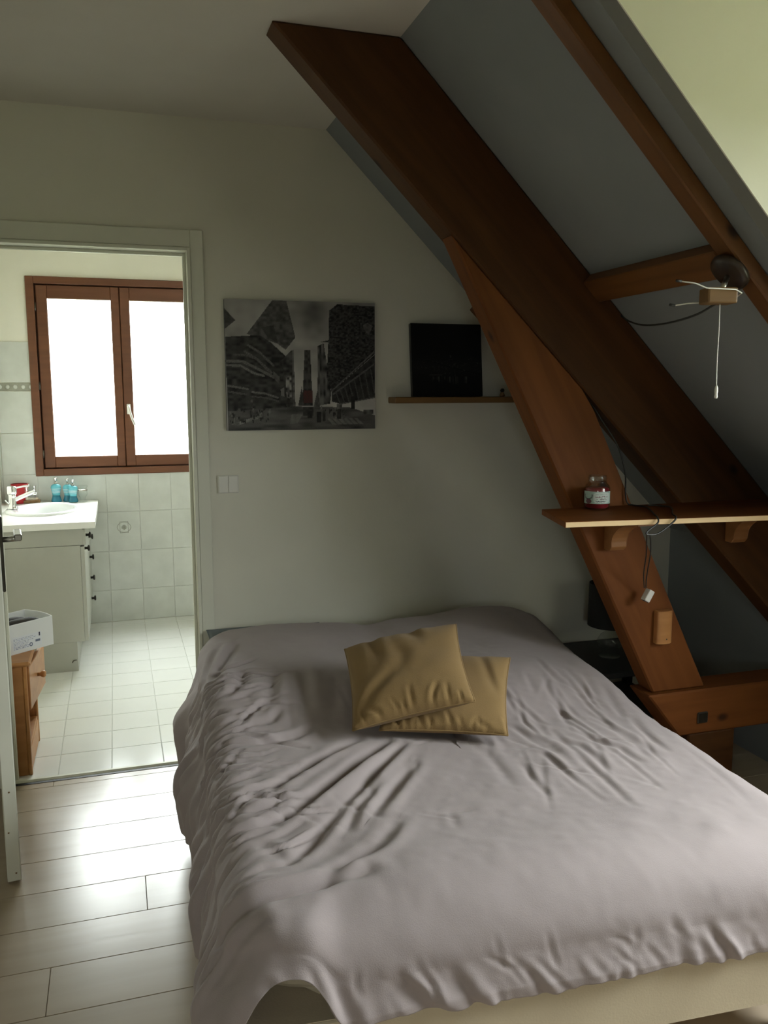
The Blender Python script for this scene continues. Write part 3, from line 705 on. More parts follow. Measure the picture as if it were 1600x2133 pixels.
    me.polygons.foreach_set('use_smooth', [True]*len(me.polygons)); me.materials.append(DUVET)
    o = bpy.data.objects.new('duvet', me); link(o); o.location = (BO.x, BO.y, 0); o.rotation_euler = (0, 0, -BA)
    sm = o.modifiers.new('thickness', 'SOLIDIFY'); sm.thickness = .010; sm.offset = -1
    return tag(o, 'crumpled mauve-grey duvet spread over the whole bed', 'duvet')
build_duvet()

def cushion(name, corners, thick, mat, label, cat, folds=(), n=64, group=None, pinch=.10, puff=.42):
    """corners TL, TR, BR, BL of the seam in world space; folds in (u, v) with v from the bottom edge"""
    TL, TR, BR, BLc = [np.array(c, float) for c in corners]
    c0 = (TL+TR+BR+BLc)/4
    ex = ((TR+BR)-(TL+BLc)); ex /= np.linalg.norm(ex); nrm = np.cross(TR-BLc, TL-BR); nrm /= np.linalg.norm(nrm)
    if nrm[2] < 0: nrm = -nrm
    u, v = np.meshgrid(np.linspace(0, 1, n), np.linspace(0, 1, n)); a, b = 2*u-1, 2*v-1
    # edges bow inwards between the corners
    a2 = a*(1-pinch*.55*(1-b*b)*a*a); b2 = b*(1-pinch*.55*(1-a*a)*b*b); U, W_ = (a2+1)/2, (b2+1)/2
    base = (BLc[None, None]*((1-U)*(1-W_))[..., None]+BR*(U*(1-W_))[..., None]+TL*((1-U)*W_)[..., None]+TR*(U*W_)[..., None])
    prof = (np.clip(1-np.abs(a)**2.6, 0, 1)*np.clip(1-np.abs(b)**2.6, 0, 1))**puff
    prof = np.maximum(prof, .03)*np.where((np.abs(a) > .999) | (np.abs(b) > .999), .0, 1)
    pts = np.stack([u.ravel(), v.ravel()], 1); d = np.zeros(len(pts))
    for f in folds: d += poly_fold(pts, f[0], f[1], f[2], .6)
    d = d.reshape(n, n)*smooth(0, .06, np.minimum(np.minimum(u, 1-u), np.minimum(v, 1-v))+.02)
    d += .006*vnoise(u*5+3, v*5+7, 5)*prof
    top = base+nrm*(thick*prof+d)[..., None]; bot = base-nrm*(thick*.8*prof)[..., None]
    V = np.concatenate([top.reshape(-1, 3), bot.reshape(-1, 3)])-c0; N2 = n*n
    idx = np.arange(N2).reshape(n, n)
    Ft = np.stack([idx[:-1, :-1], idx[:-1, 1:], idx[1:, 1:], idx[1:, :-1]], -1).reshape(-1, 4); Fb = Ft[:, ::-1]+N2
    me = bpy.data.meshes.new(name); me.from_pydata(V.tolist(), [], np.concatenate([Ft, Fb]).tolist())
    bm = bmesh.new(); bm.from_mesh(me); bmesh.ops.remove_doubles(bm, verts=bm.verts, dist=.0003); bmesh.ops.recalc_face_normals(bm, faces=bm.faces); bm.to_mesh(me); bm.free()
    me.polygons.foreach_set('use_smooth', [True]*len(me.polygons)); me.materials.append(mat)
    o = bpy.data.objects.new(name, me); link(o); o.location = c0; tag(o, label, cat, group)
    # seam piping all round
    rim = [base[0, i]-c0 for i in range(0, n, 3)]+[base[i, -1]-c0 for i in range(0, n, 3)]+[base[-1, i]-c0 for i in range(n-1, -1, -3)]+[base[i, 0]-c0 for i in range(n-1, -1, -3)]
    bm = bmesh.new(); add_tube(bm, [Vector(p) for p in rim], .0022, 6); from_bm('seam', bm, mat, o, world=False, smooth=True)
    return o
rng = np.random.RandomState(3)
def edge_folds(k, amp):
    out = []; u_ = .04
    while u_ < .95:
        u_ += rng.uniform(.035, .16); L = rng.uniform(.05, .20); sl = rng.normal(-.02, .05)
        out.append(([[u_, -.02], [u_+sl*.4, L*.5], [u_+sl, L]], rng.uniform(.010, .022), amp*rng.uniform(.25, 1.0)))
    return out
cushion('cushion', [(.841, 2.58, .640), (1.179, 2.408, .662), (1.017, 2.084, .549), (.689, 2.246, .542)], .046, TAN,
        'tan square cushion lying underneath the other tan cushion', 'cushion', edge_folds(8, .007)+[([[.75, .95], [.85, .6], [.92, .4]], .04, .006)], group='tan cushions on the bed')
cushion('cushion', [(.678, 2.591, .684), (1.024, 2.489, .765), (.938, 2.134, .640), (.608, 2.239, .554)], .056, TAN,
        'tan square cushion on top, tilted, overlapping the other tan cushion', 'cushion',
        edge_folds(10, .009)+[([[.24, 1.02], [.27, .80], [.30, .60]], .05, .008), ([[.58, 1.02], [.60, .88], [.66, .74]], .06, .008), ([[.44, .70], [.50, .58], [.47, .42]], .06, .004), ([[.05, .05], [.22, .25], [.42, .42]], .05, .006)], group='tan cushions on the bed')
cushion('pillow', [(.318, 3.398, .562), (.78, 3.398, .555), (.76, 3.18, .49), (.300, 3.19, .490)], .026, BLUEP, 'blue-grey pillow whose corner sticks out beside the door casing', 'pillow', [])

# ------------------------------------------------------------------ wall things
def poly_mask(U, V, pts):
    ins = np.zeros(U.shape, bool); n = len(pts)
    for i in range(n):
        x0, y0 = pts[i]; x1, y1 = pts[(i+1) % n]
        if y0 == y1: continue
        c = ((y0 > V) != (y1 > V)) & (U < (x1-x0)*(V-y0)/(y1-y0)+x0); ins ^= c
    return ins
def line_mask(U, V, pts, wd_):
    m = np.zeros(U.shape, bool); Pq = np.stack([U.ravel(), V.ravel()], 1)
    for a, b in zip(pts[:-1], pts[1:]):
        s, t = seg_dist(Pq, np.array(a, float), np.array(b, float)); m |= (np.abs(s) < wd_).reshape(U.shape)
    return m
def street_print(wd_=270, h=226):
    u, v = np.meshgrid(np.linspace(80, 1512, wd_), np.linspace(75, 1312, h)); rg = np.random.RandomState(5)
    g = np.zeros((h, wd_))
    g[:] = .30+.18*smooth(80, 900, v)+.20*vnoise(u/190, v/150+3, 21)+.10*vnoise(u/70, v/60, 22)
    g -= .16*np.exp(-((u-860)/150)**2-((v-250)/150)**2)
    nz = rg.rand(h, wd_)
    def fill(pts, val, tex=.0, blk=(30, 24)):
        m = poly_mask(u, v, pts); t = vnoise(u/blk[0]+pts[0][0], v/blk[1]+pts[0][1], 30); g[m] = (val*(1+tex*2.2*t+.25*(nz-.5)))[m]; return m
    fill([(80, 160), (180, 270), (80, 352)], .06, .5)
    fill([(280, 395), (525, 72), (655, 76), (735, 420), (640, 540), (560, 480)], .085, .5)
    fill([(415, 330), (530, 310), (570, 480), (470, 420)], .045, .4)
    m = fill([(80, 425), (400, 405), (500, 470), (640, 600), (720, 1090), (90, 1150)], .040, .9, (40, 26))
    for pts, val, w_ in (([(90, 650), (240, 655), (350, 710), (520, 800)], .16, 13), ([(90, 690), (220, 695), (330, 760), (430, 790)], .20, 10), ([(290, 500), (400, 570), (520, 690)], .13, 10), ([(260, 560), (380, 640), (500, 760)], .12, 12),
                         ([(100, 885), (280, 915)], .16, 10), ([(100, 940), (260, 965)], .10, 9), ([(320, 945), (440, 958), (560, 1000)], .17, 9), ([(310, 985), (450, 1000), (560, 1030)], .10, 8), ([(160, 590), (260, 590), (330, 620)], .10, 8)):
        l = line_mask(u, v, pts, w_); g[l] = (val*(.55+.9*nz))[l]
    fill([(520, 740), (580, 800), (570, 870), (515, 800)], .13, .3)
    fill([(600, 640), (700, 540), (722, 1090), (640, 1090)], .055, .8); fill([(635, 785), (690, 790), (690, 1010), (640, 1000)], .17, 1.4, (20, 24)); fill([(585, 920), (620, 900), (620, 990), (590, 980)], .2)
    fill([(700, 545), (715, 540), (725, 1090), (700, 1090)], .11, .6)
    fill([(820, 540), (874, 540), (892, 1080), (790, 1080)], .045, .8, (20, 30)); fill([(750, 1080), (790, 880), (800, 1080)], .07, .5)
    fill([(945, 500), (1005, 470), (1075, 960), (1060, 1060), (940, 1080)], .085, 1.2, (18, 60)); fill([(900, 1090), (945, 900), (960, 1090)], .10, .5)
    m = fill([(1060, 160), (1140, 95), (1512, 108), (1512, 570), (1080, 940), (1030, 800), (1050, 460), (975, 460), (1058, 440)], .034, 1.1, (16, 13))
    dots = m & (np.sin((u*.55+v)*.16) > .55) & (np.sin((v*.8-u*.2)*.22) > .1); g[dots] += .045*nz[dots]
    fill([(1390, 290), (1440, 265), (1490, 300), (1450, 390), (1400, 330)], .10, .5)
    m = fill([(1080, 940), (1512, 575), (1512, 1000), (1170, 1065), (1080, 1040)], .030, .8, (30, 30))
    for pts, w_, val in (([(1080, 935), (1512, 540)], 7, .13), ([(1095, 965), (1512, 665)], 8, .12), ([(1170, 1062), (1512, 1000)], 6, .13)): l = line_mask(u, v, pts, w_); g[l] = (val*(.6+.8*nz))[l]
    for i in range(9):
        x_ = 1115+i*42+i*i*1.2; l = line_mask(u, v, [(x_, 955-(x_-1090)*.62), (x_+45, 1060-(x_-1090)*.17)], 6); g[l] = (.085*(.6+.8*nz))[l]
    m = fill([(90, 1125), (700, 1085), (1250, 1095), (1512, 1180), (1512, 1315), (90, 1315)], .085, .5, (120, 24)); g[m] += .03*smooth(1120, 1160, v)[m]-.05*smooth(1230, 1312, v)[m]
    fill([(110, 1250), (400, 1165), (420, 1185), (180, 1262)], .22, .5); fill([(680, 1165), (800, 1150), (740, 1250), (670, 1255)], .16, .3)
    for i in range(6): x_ = 1060+i*54; fill([(x_-30, 1205), (x_, 1205), (x_+70, 1268), (x_+25, 1268)], .19, .2)
    for i in range(90):
        x_ = rg.uniform(95, 480) if i < 60 else rg.uniform(930, 1200); y_ = rg.uniform(1090, 1225) if i < 60 else rg.uniform(1070, 1190)
        fill([(x_, y_), (x_+rg.uniform(6, 20), y_), (x_+rg.uniform(6, 20), y_+rg.uniform(14, 40)), (x_, y_+rg.uniform(14, 40))], rg.choice([.02, .04, .12, .2]))
    for x_, y_, w_, hh, val in ((930, 1140, 44, 105, .014), (1125, 1060, 55, 60, .15), (1130, 1110, 40, 100, .03), (985, 1120, 30, 110, .05), (795, 1090, 100, 90, .035), (840, 1130, 45, 70, .02), (1390, 1125, 105, 40, .13), (1270, 990, 35, 120, .015), (300, 1010, 20, 90, .10)):
        fill([(x_, y_), (x_+w_, y_), (x_+w_, y_+hh), (x_, y_+hh)], val, .6)
    img = np.stack([g*1.03, g, g*.97], -1)
    m = poly_mask(u, v, [(805, 930), (890, 930), (892, 1050), (800, 1050)]); img[m] = np.stack([.085*(.5+1.0*nz), .030+0*nz, .028+0*nz], -1)[m]
    return np.clip(img*.9, .006, .6)
def night_print(n=120):
    u, v = np.meshgrid(np.linspace(0, 1, n), np.linspace(0, 1, n)); rg = np.random.RandomState(9)
    g = .007+.006*np.exp(-((v-.60)/.12)**2)+.02*np.clip(vnoise(u*40, v*40, 8)-.28, 0, 1)*np.exp(-((v-.58)/.12)**2)*6
    l = line_mask(u, v, [(.20, .50), (.55, .60), (.98, .70)], .006); g[l] = .004
    l = line_mask(u, v, [(.24, .702), (.42, .702)], .004); g[l] = .05
    for i in range(22):
        x_ = rg.uniform(.28, .80); l = line_mask(u, v, [(x_, .73), (x_, .73+rg.uniform(.03, .10))], .006); g[l] += rg.uniform(.008, .035)
    for i in range(50):
        x_, y_ = rg.uniform(.1, .98), rg.normal(.57, .07); l = (np.abs(u-x_) < .006) & (np.abs(v-y_) < .006); g[l] += rg.uniform(.01, .04)
    l = (np.abs(u-.55) < .006) & (np.abs(v-.45) < .02); g[l] = .05
    return np.stack([g, g*1.02, g*.95], -1)
PRINT = print_mat('city_print', .55); NIGHT = print_mat('night_print', .4)
CANV = noise_mat('canvas_edge', (.06, .06, .058), (.09, .09, .085), 20, .8)
cv = thing('canvas_print', 'large black and white city street canvas on the back wall', 'picture', (.727, YB, 1.359))
box('canvas', .423, 1.031, YB-.018, YB-.001, 1.359, 1.866, CANV, cv, .001)
print_mesh('street_print', street_print(), (.4232, YB-.0185, 1.3592), (.6076, 0, 0), (0, 0, .5066), PRINT, cv)

sh = thing('wall_shelf', 'narrow wooden ledge on the back wall under the small black picture', 'shelf', (1.4, YB, 1.463))
bm = bmesh.new(); add_box(bm, 1.092, 1.73, YB-.10, YB-.001, 1.463, 1.488, .003); from_bm('board', bm, BLOCKW, sh)
nc = thing('canvas_print', 'small dark night skyline canvas leaning on the wooden ledge', 'picture', (1.335, YB-.055, 1.488), (R(-6), 0, 0))
box('canvas', -.157, .157, -.012, .012, .0015, .302, BLACK, nc, .002, world=False)
print_mesh('night_print', night_print(), (-.1565, -.0125, .002), (.313, 0, 0), (0, 0, .2995), NIGHT, nc, world=False)
ob = thing('figurine', 'tiny dark figurine standing on the wooden ledge near the strut', 'figurine', (1.585, YB-.06, 1.488))
lathe('body', [(.010, 0), (.012, .006), (.007, .016), (.004, .02)], BROWN, ob, c=(1.585, YB-.06, 1.4885), seg=12)
lathe('head', [(.003, .018), (.008, .022), (.009, .028), (.005, .034)], CLOTHD, ob, c=(1.585, YB-.06, 1.4885), seg=12)

sw = thing('light_switch', 'double white light switch on the wall beside the door casing', 'switch', (.422, YB, 1.112))
box('plate', .381, .463, YB-.008, YB, 1.111, 1.183, PLASTIC, sw, .002)
box('rocker', .3835, .4212, YB-.012, YB-.007, 1.1135, 1.1805, PLASTIC, sw, .002)
box('rocker', .4228, .4605, YB-.012, YB-.007, 1.1135, 1.1805, PLASTIC, sw, .002)

# ------------------------------------------------------------------ shelf on the strut
SZ = 1.125
st = thing('strut_shelf', 'pine shelf board fixed across the strut and the rafter with corbels', 'shelf', (1.75, 2.497, SZ-.018))
bm = bmesh.new(); add_prism(bm, [(1.258, 2.223), (2.30, 2.112), (2.30, 2.494), (1.325, 2.494)], 'z', SZ-.018, SZ, .0012); from_bm('board', bm, STRUT, st)
bm = bmesh.new(); add_prism(bm, [(1.2605, 2.2208), (1.261, 2.2222), (2.2995, 2.1118), (2.2995, 2.1102)], 'z', SZ-.0165, SZ-.0015); from_bm('front_edge', bm, RAWPINE, st)
def corbel(x0, x1):
    bm = bmesh.new(); zt = SZ-.0185
    pf = [(2.4955, zt), (2.300, zt), (2.300, zt-.022)]
    for i in range(9): a = R(90*i/8); pf.append((2.300+.150*math.sin(a)+.0, zt-.022-.075*(1-math.cos(a))))
    pf += [(2.450, zt-.115), (2.462, zt-.128), (2.4955, zt-.128)]
    add_prism(bm, pf, 'x', x0, x1, .002); return from_bm('corbel', bm, CORB, st)
corbel(1.562, 1.622); corbel(2.052, 2.112)

jx, jy = 1.497, 2.44
jar = thing('candle_jar', 'glass jar of red wax with a pale green label on the strut shelf', 'jar', (jx, jy, SZ))
outer = [(.030, .0005), (.038, .003), (.041, .010), (.041, .070), (.038, .080), (.030, .088), (.029, .092), (.031, .095), (.029, .099), (.031, .103), (.029, .108), (.0285, .1125)]
inner = [(r-.003, max(z, .005)) for r, z in outer[::-1]]
lathe('glass', outer+inner, GLASS, jar, c=(jx, jy, SZ), seg=36, cap=True)
lathe('wax', [(.030, .0055), (.0372, .010), (.0376, .068), (.034, .072)], WAX, jar, c=(jx, jy, SZ), seg=32)
def jar_label(n=150, h=70):
    u, v = np.meshgrid(np.linspace(0, 1, n), np.linspace(0, 1, h)); img = np.zeros((h, n, 3)); img[:] = (.40, .52, .47)
    m = (np.abs(u-.66)/.27)**4+(np.abs(v-.5)/.43)**4 < 1; img[m] = (.60, .66, .62)
    dk = np.array((.04, .035, .045))
    for i in range(26):
        a = R(15-210*i/25+0); p = (.22+.125*math.cos(a), .33+.26*math.sin(-a)); q = (.22+.165*math.cos(a), .33+.33*math.sin(-a)); img[line_mask(u, v, [p, q], .010)] = dk
    mm = (np.hypot((u-.24)/.10, (v-.80)/.19) < 1); img[mm] = (.16, .07, .09)
    rg = np.random.RandomState(4)
    def scribble(x0, x1, y, hh, w_, c=dk):
        x = x0; pts = []
        while x < x1: pts.append((x, y+rg.uniform(-hh, hh))); x += rg.uniform(.010, .022)
        img[line_mask(u, v, pts, w_)] = c
    scribble(.44, .80, .22, .05, .007, np.array((.35, .42, .38))); scribble(.45, .83, .42, .07, .011, np.array((.22, .10, .12))); scribble(.49, .53, .62, .06, .012); scribble(.58, .80, .61, .08, .011, np.array((.20, .16, .17)))
    scribble(.46, .78, .79, .035, .016); scribble(.47, .74, .89, .03, .010, np.array((.2, .15, .16)))
    return img
def curved_print(name, img, c, rad, a0, a1, z0, z1, mat, parent):
    h, n = img.shape[:2]; a = np.linspace(a0, a1, n); z = np.linspace(z1, z0, h); A, Z = np.meshgrid(a, z)
    P = np.stack([c[0]+rad*np.cos(A), c[1]+rad*np.sin(A), Z], -1).reshape(-1, 3)-np.array(root_of(parent).location)
    idx = np.arange(h*n).reshape(h, n); F = np.stack([idx[1:, :-1], idx[1:, 1:], idx[:-1, 1:], idx[:-1, :-1]], -1).reshape(-1, 4)
    me = bpy.data.meshes.new(name); me.from_pydata(P.tolist(), [], F.tolist()); ca = me.color_attributes.new('print', 'FLOAT_COLOR', 'POINT')
    cc = np.ones((h*n, 4), np.float32); cc[:, :3] = img.reshape(-1, 3); ca.data.foreach_set('color', cc.ravel()); me.materials.append(mat)
    me.polygons.foreach_set('use_smooth', [True]*len(me.polygons))
    return link(bpy.data.objects.new(name, me), parent)
va = math.atan2(-jy, -jx)       # the label is turned towards the room
curved_print('label', jar_label(), (jx, jy), .0416, va-1.35, va+1.35, SZ+.022, SZ+.062, print_mat('label_print', .5), jar)

# cable running down beside the strut, over the shelf and down to a white plug
cb = thing('lamp_cable', 'dark thin cable trailing over the strut shelf to a white connector', 'cable', (1.7, 2.49, SZ))
zc = SZ+.0035
tube('cord', [(1.515, 2.53, 1.475), (1.552, 2.52, 1.415), (1.595, 2.485, 1.33), (1.628, 2.485, 1.24), (1.634, 2.487, 1.17), (1.640, 2.482, zc+.006), (1.652, 2.468, zc), (1.665, 2.41, zc), (1.59, 2.26, zc), (1.555, 2.192, zc), (1.545, 2.176, SZ-.010), (1.505, 2.165, SZ-.030), (1.50, 2.162, SZ-.040), (1.54, 2.165, SZ-.040), (1.595, 2.174, SZ-.012), (1.612, 2.180, zc), (1.65, 2.25, zc), (1.738, 2.38, zc), (1.725, 2.44, zc), (1.70, 2.45, zc)], .0028, CABLE, cb, n=8, seg=7)
tube('drop_wire', [(1.500, 2.165, SZ-.036), (1.56, 2.25, 1.045), (1.63, 2.35, .98), (1.672, 2.42, .90), (1.694, 2.445, .846)], .0020, CABLE, cb, n=8, seg=6)
tube('drop_wire', [(1.512, 2.166, SZ-.040), (1.575, 2.25, 1.04), (1.645, 2.35, .975), (1.684, 2.42, .895), (1.700, 2.445, .846)], .0020, CABLE, cb, n=8, seg=6)
Mp = Matrix.Translation((1.708, 2.445, .818)) @ Matrix.Rotation(R(30), 4, 'Y')
bm = bmesh.new(); add_box(bm, -.011, .011, -.013, .013, -.020, .022, .003, 2); bm.transform(Mp); pg = from_bm('connector', bm, PLASTIC, cb)
bm = bmesh.new(); add_box(bm, -.0075, .0075, -.010, .010, -.0215, -.0195); bm.transform(Mp); from_bm('socket', bm, BLACK, pg)

# half-round peg on the strut
pgx = thing('wooden_block', 'half-round wooden block fixed upright on the strut above the low beam', 'block', (1.808, 2.4965, .63))
bm = bmesh.new()
prof = [(1.772, 2.4965), (1.772, 2.478)]+[(1.803-.031*math.cos(R(180*i/8)), 2.478-.014*math.sin(R(180*i/8))) for i in range(1, 8)]+[(1.834, 2.478), (1.834, 2.4965)]
add_prism(bm, prof, 'z', .632, .750, .002); from_bm('block', bm, PINE, pgx)
lathe('nail', [(.003, 0), (.002, .001)], BLACK, pgx, M4=Matrix.Translation((1.806, 2.4645, .65)) @ Matrix.Rotation(R(90), 4, 'X'), seg=8)

# ------------------------------------------------------------------ spot lamp with pull cord
lp = thing('ceiling_lamp', 'wooden block lamp with wire arms and pull cord on the slim rafter', 'lamp', (1.489, 1.836, 1.80))
nz_ = Vector((-s2, 0, -s2)); Md = Matrix.Translation((1.4905, 1.838, 1.806)) @ nz_.to_track_quat('Z', 'Y').to_matrix().to_4x4()
lathe('canopy', [(.051, .0), (.053, .004), (.052, .014), (.042, .020), (.014, .021)], noise_mat('canopy_brown', (.035, .022, .014), (.05, .032, .02), 20, .35), lp, M4=Md, seg=32)
tube('stem', [(1.470, 1.828, 1.786), (1.436, 1.803, 1.752)], .007, STEEL, lp, seg=10, curve=False)
bm = bmesh.new(); add_box(bm, -.037, .037, -.028, .028, -.019, .019, .004, 2)
bm.transform(Matrix.Translation((1.424, 1.800, 1.736)) @ Matrix.Rotation(R(-14), 4, 'Z')); from_bm('block', bm, BLOCKW, lp)
tube('wire_arm', [(1.300, 1.775, 1.764), (1.335, 1.770, 1.760), (1.365, 1.768, 1.750), (1.44, 1.758, 1.748), (1.468, 1.77, 1.742), (1.476, 1.795, 1.736)], .0017, PLASTIC, lp, curve=False, seg=6)
tube('wire_arm', [(1.335, 1.845, 1.716), (1.372, 1.845, 1.722), (1.44, 1.84, 1.727), (1.478, 1.822, 1.728), (1.476, 1.797, 1.735)], .0017, PLASTIC, lp, curve=False, seg=6)
for p in ((1.298, 1.775, 1.764), (1.333, 1.845, 1.716)): tube('tip', [(p[0]-.014, p[1], p[2]+.001), p], .0032, CABLE, lp, curve=False, seg=8)
tube('pull_cord', [(1.430, 1.800, 1.718), (1.431, 1.800, 1.65), (1.430, 1.800, 1.58), (1.432, 1.800, 1.518)], .0013, PLASTIC, lp, n=6, seg=6)
lathe('pull', [(.002, .032), (.004, .026), (.0045, .018), (.0035, .010), (.0045, .004), (.003, .0)], PLASTIC, lp, c=(1.432, 1.800, 1.488), seg=12)
tube('flex', [(1.428, 1.812, 1.720), (1.436, 1.90, 1.700), (1.450, 2.04, 1.690), (1.50, 2.22, 1.700), (1.555, 2.38, 1.725), (1.600, 2.494, 1.752)], .0028, CABLE, lp, n=8, seg=7)

# ------------------------------------------------------------------ bedside table and lamp
bt = thing('bedside_table', 'low black bedside table in the dark corner behind the strut', 'table', (2.04, 3.16, 0))
box('top', 1.80, 2.28, 2.94, 3.385, .34, .365, BLACK, bt, .004)
for x in (1.83, 2.25):
    for y in (2.97, 3.355): box('leg', x-.018, x+.018, y-.018, y+.018, 0, .34, BLACK, bt, .002)
box('shelf', 1.812, 2.268, 2.952, 3.373, .14, .155, BLACK, bt, .002)
bl = thing('bedside_lamp', 'bedside lamp with black drum shade and clear glass base', 'lamp', (2.018, 3.15, .365))
lathe('shade', [(.098, .505), (.094, .69), (.092, .69), (.096, .505)], SHADEM, bl, c=(2.018, 3.15, 0), seg=40, cap=False)
lathe('base', [(.045, .3655), (.048, .370), (.030, .385), (.050, .41), (.055, .435), (.040, .462), (.014, .48), (.012, .50), (.005, .50)], GLASS, bl, c=(2.018, 3.15, 0), seg=28)
lathe('lamp_holder', [(.012, .50), (.016, .505), (.016, .56), (.008, .565)], BLACK, bl, c=(2.018, 3.15, 0), seg=16)
bm = bmesh.new()
for i in range(3): a = R(120*i); add_tube(bm, [Vector((2.018, 3.15, .545)), Vector((2.018+.0955*math.cos(a), 3.15+.0955*math.sin(a), .545))], .002, 5)
from_bm('shade_spider', bm, BLACK, bl)

# ------------------------------------------------------------------ washbasin unit
CZ = .825
ct = thing('worktop', 'white vanity worktop with the oval washbasin set into it', 'worktop', (-.41, 5.3, CZ-.035))
scx, scy, sa, sb = -.425, 5.385, .205, .285
bm = bmesh.new(); x0, x1, y0, y1 = BX0+.002, -.122, 4.80, YW-.002
n = 48; io, oo = [], []
for i in range(n):
    a = 2*math.pi*(i+.5)/n; ca, sa_ = math.cos(a), math.sin(a)
    io.append((scx+.18*ca, scy+.26*sa_))
    ts = [((x1-scx)/ca if ca > 0 else (x0-scx)/ca) if abs(ca) > 1e-6 else 9, ((y1-scy)/sa_ if sa_ > 0 else (y0-scy)/sa_) if abs(sa_) > 1e-6 else 9]
    t = min(q for q in ts if q > 0); oo.append((scx+t*ca, scy+t*sa_))
for cx_, cy_ in ((x0, y0), (x1, y0), (x1, y1), (x0, y1)):       # snap the nearest ray to each corner
    i = min(range(n), key=lambda i: (oo[i][0]-cx_)**2+(oo[i][1]-cy_)**2); oo[i] = (cx_, cy_)
it = [bm.verts.new((p[0], p[1], CZ)) for p in io]; ot = [bm.verts.new((p[0], p[1], CZ)) for p in oo]
ib = [bm.verts.new((p[0], p[1], CZ-.035)) for p in io]; obv = [bm.verts.new((p[0], p[1], CZ-.035)) for p in oo]
for i in range(n):
    j = (i+1) % n
    bm.faces.new((it[i], ot[i], ot[j], it[j])); bm.faces.new((ib[i], ib[j], obv[j], obv[i])); bm.faces.new((ot[i], obv[i], obv[j], ot[j])); bm.faces.new((it[i], it[j], ib[j], ib[i]))
from_bm('slab', bm, COUNT, ct)

bs = thing('washbasin', 'oval white porcelain washbasin sunk into the vanity worktop', 'washbasin', (scx, scy, CZ))
bm = bmesh.new(); seg = 48
prof = [(1.0, .0006), (1.0, .008), (.97, .014), (.90, .015), (.84, .010), (.78, -.02), (.70, -.09), (.45, -.135), (.12, -.142)]
rings = []
for k_, z_ in prof:
    off = .030*(1-smooth(.78, .97, np.array(k_)))        # the bowl lies towards the front of the rim
    rings.append([bm.verts.new((scx+off+sa*k_*(1 if k_ > .85 else .93)*math.cos(2*math.pi*i/seg), scy+sb*k_*math.sin(2*math.pi*i/seg), CZ+z_)) for i in range(seg)])
for a, b in zip(rings, rings[1:]):
    for i in range(seg): bm.faces.new((a[i], a[(i+1) % seg], b[(i+1) % seg], b[i]))
bm.faces.new(rings[-1]); from_bm('bowl', bm, PORC, bs, smooth=True)
lathe('drain', [(.022, 0), (.022, .003), (.008, .004)], CHROME, bs, c=(scx+.03, scy, CZ-.1415), seg=20)

fx, fy = -.588, 5.385; fz = CZ+.0155
fc = thing('faucet', 'chrome single-lever mixer tap on the rim of the washbasin', 'faucet', (fx, fy, fz))
lathe('body', [(.030, 0), (.028, .006), (.021, .015), (.020, .075), (.022, .085)], CHROME, fc, c=(fx, fy, fz), seg=24)
hb = lathe('lever_cap', [(.024, .086), (.026, .092), (.026, .125), (.022, .132), (.010, .134)], CHROME, fc, c=(fx, fy, fz), seg=24)
tube('spout', [(fx+.012, fy, fz+.052), (fx+.05, fy, fz+.068), (fx+.09, fy, fz+.085), (fx+.125, fy, fz+.098)], .0125, CHROME, fc, n=6, seg=12)
lathe('aerator', [(.011, 0), (.012, .012)], CHROME, fc, c=(fx+.123, fy, fz+.078), seg=14)
tube('lever', [(fx+.012, fy, fz+.120), (fx+.05, fy, fz+.128), (fx+.095, fy, fz+.134)], .0055, CHROME, fc, n=5, seg=10)
tube('drain_rod', [(fx-.018, fy-.012, fz+.03), (fx-.030, fy-.02, fz+.045), (fx-.036, fy-.024, fz+.055)], .004, CHROME, fc, n=4, seg=8)

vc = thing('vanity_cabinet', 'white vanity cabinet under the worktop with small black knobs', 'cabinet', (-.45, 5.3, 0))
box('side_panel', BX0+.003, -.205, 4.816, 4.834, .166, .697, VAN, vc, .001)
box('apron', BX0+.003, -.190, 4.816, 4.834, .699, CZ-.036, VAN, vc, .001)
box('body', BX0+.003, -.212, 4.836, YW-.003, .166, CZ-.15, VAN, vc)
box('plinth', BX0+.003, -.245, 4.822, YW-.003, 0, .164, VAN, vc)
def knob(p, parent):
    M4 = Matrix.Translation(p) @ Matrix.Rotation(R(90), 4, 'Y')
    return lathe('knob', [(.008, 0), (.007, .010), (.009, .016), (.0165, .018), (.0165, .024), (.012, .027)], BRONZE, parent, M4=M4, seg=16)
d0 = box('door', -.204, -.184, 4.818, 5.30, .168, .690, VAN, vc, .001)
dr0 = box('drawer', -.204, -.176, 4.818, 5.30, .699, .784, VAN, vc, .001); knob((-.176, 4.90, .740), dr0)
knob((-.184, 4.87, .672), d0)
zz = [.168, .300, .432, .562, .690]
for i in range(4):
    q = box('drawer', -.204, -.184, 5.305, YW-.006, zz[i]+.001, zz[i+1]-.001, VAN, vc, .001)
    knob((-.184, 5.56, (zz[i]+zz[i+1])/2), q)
tube('plinth_clip', [(-.275, 4.820, .050), (-.268, 4.816, .062), (-.252, 4.816, .064)], .003, DARKST, vc, n=4, seg=6)

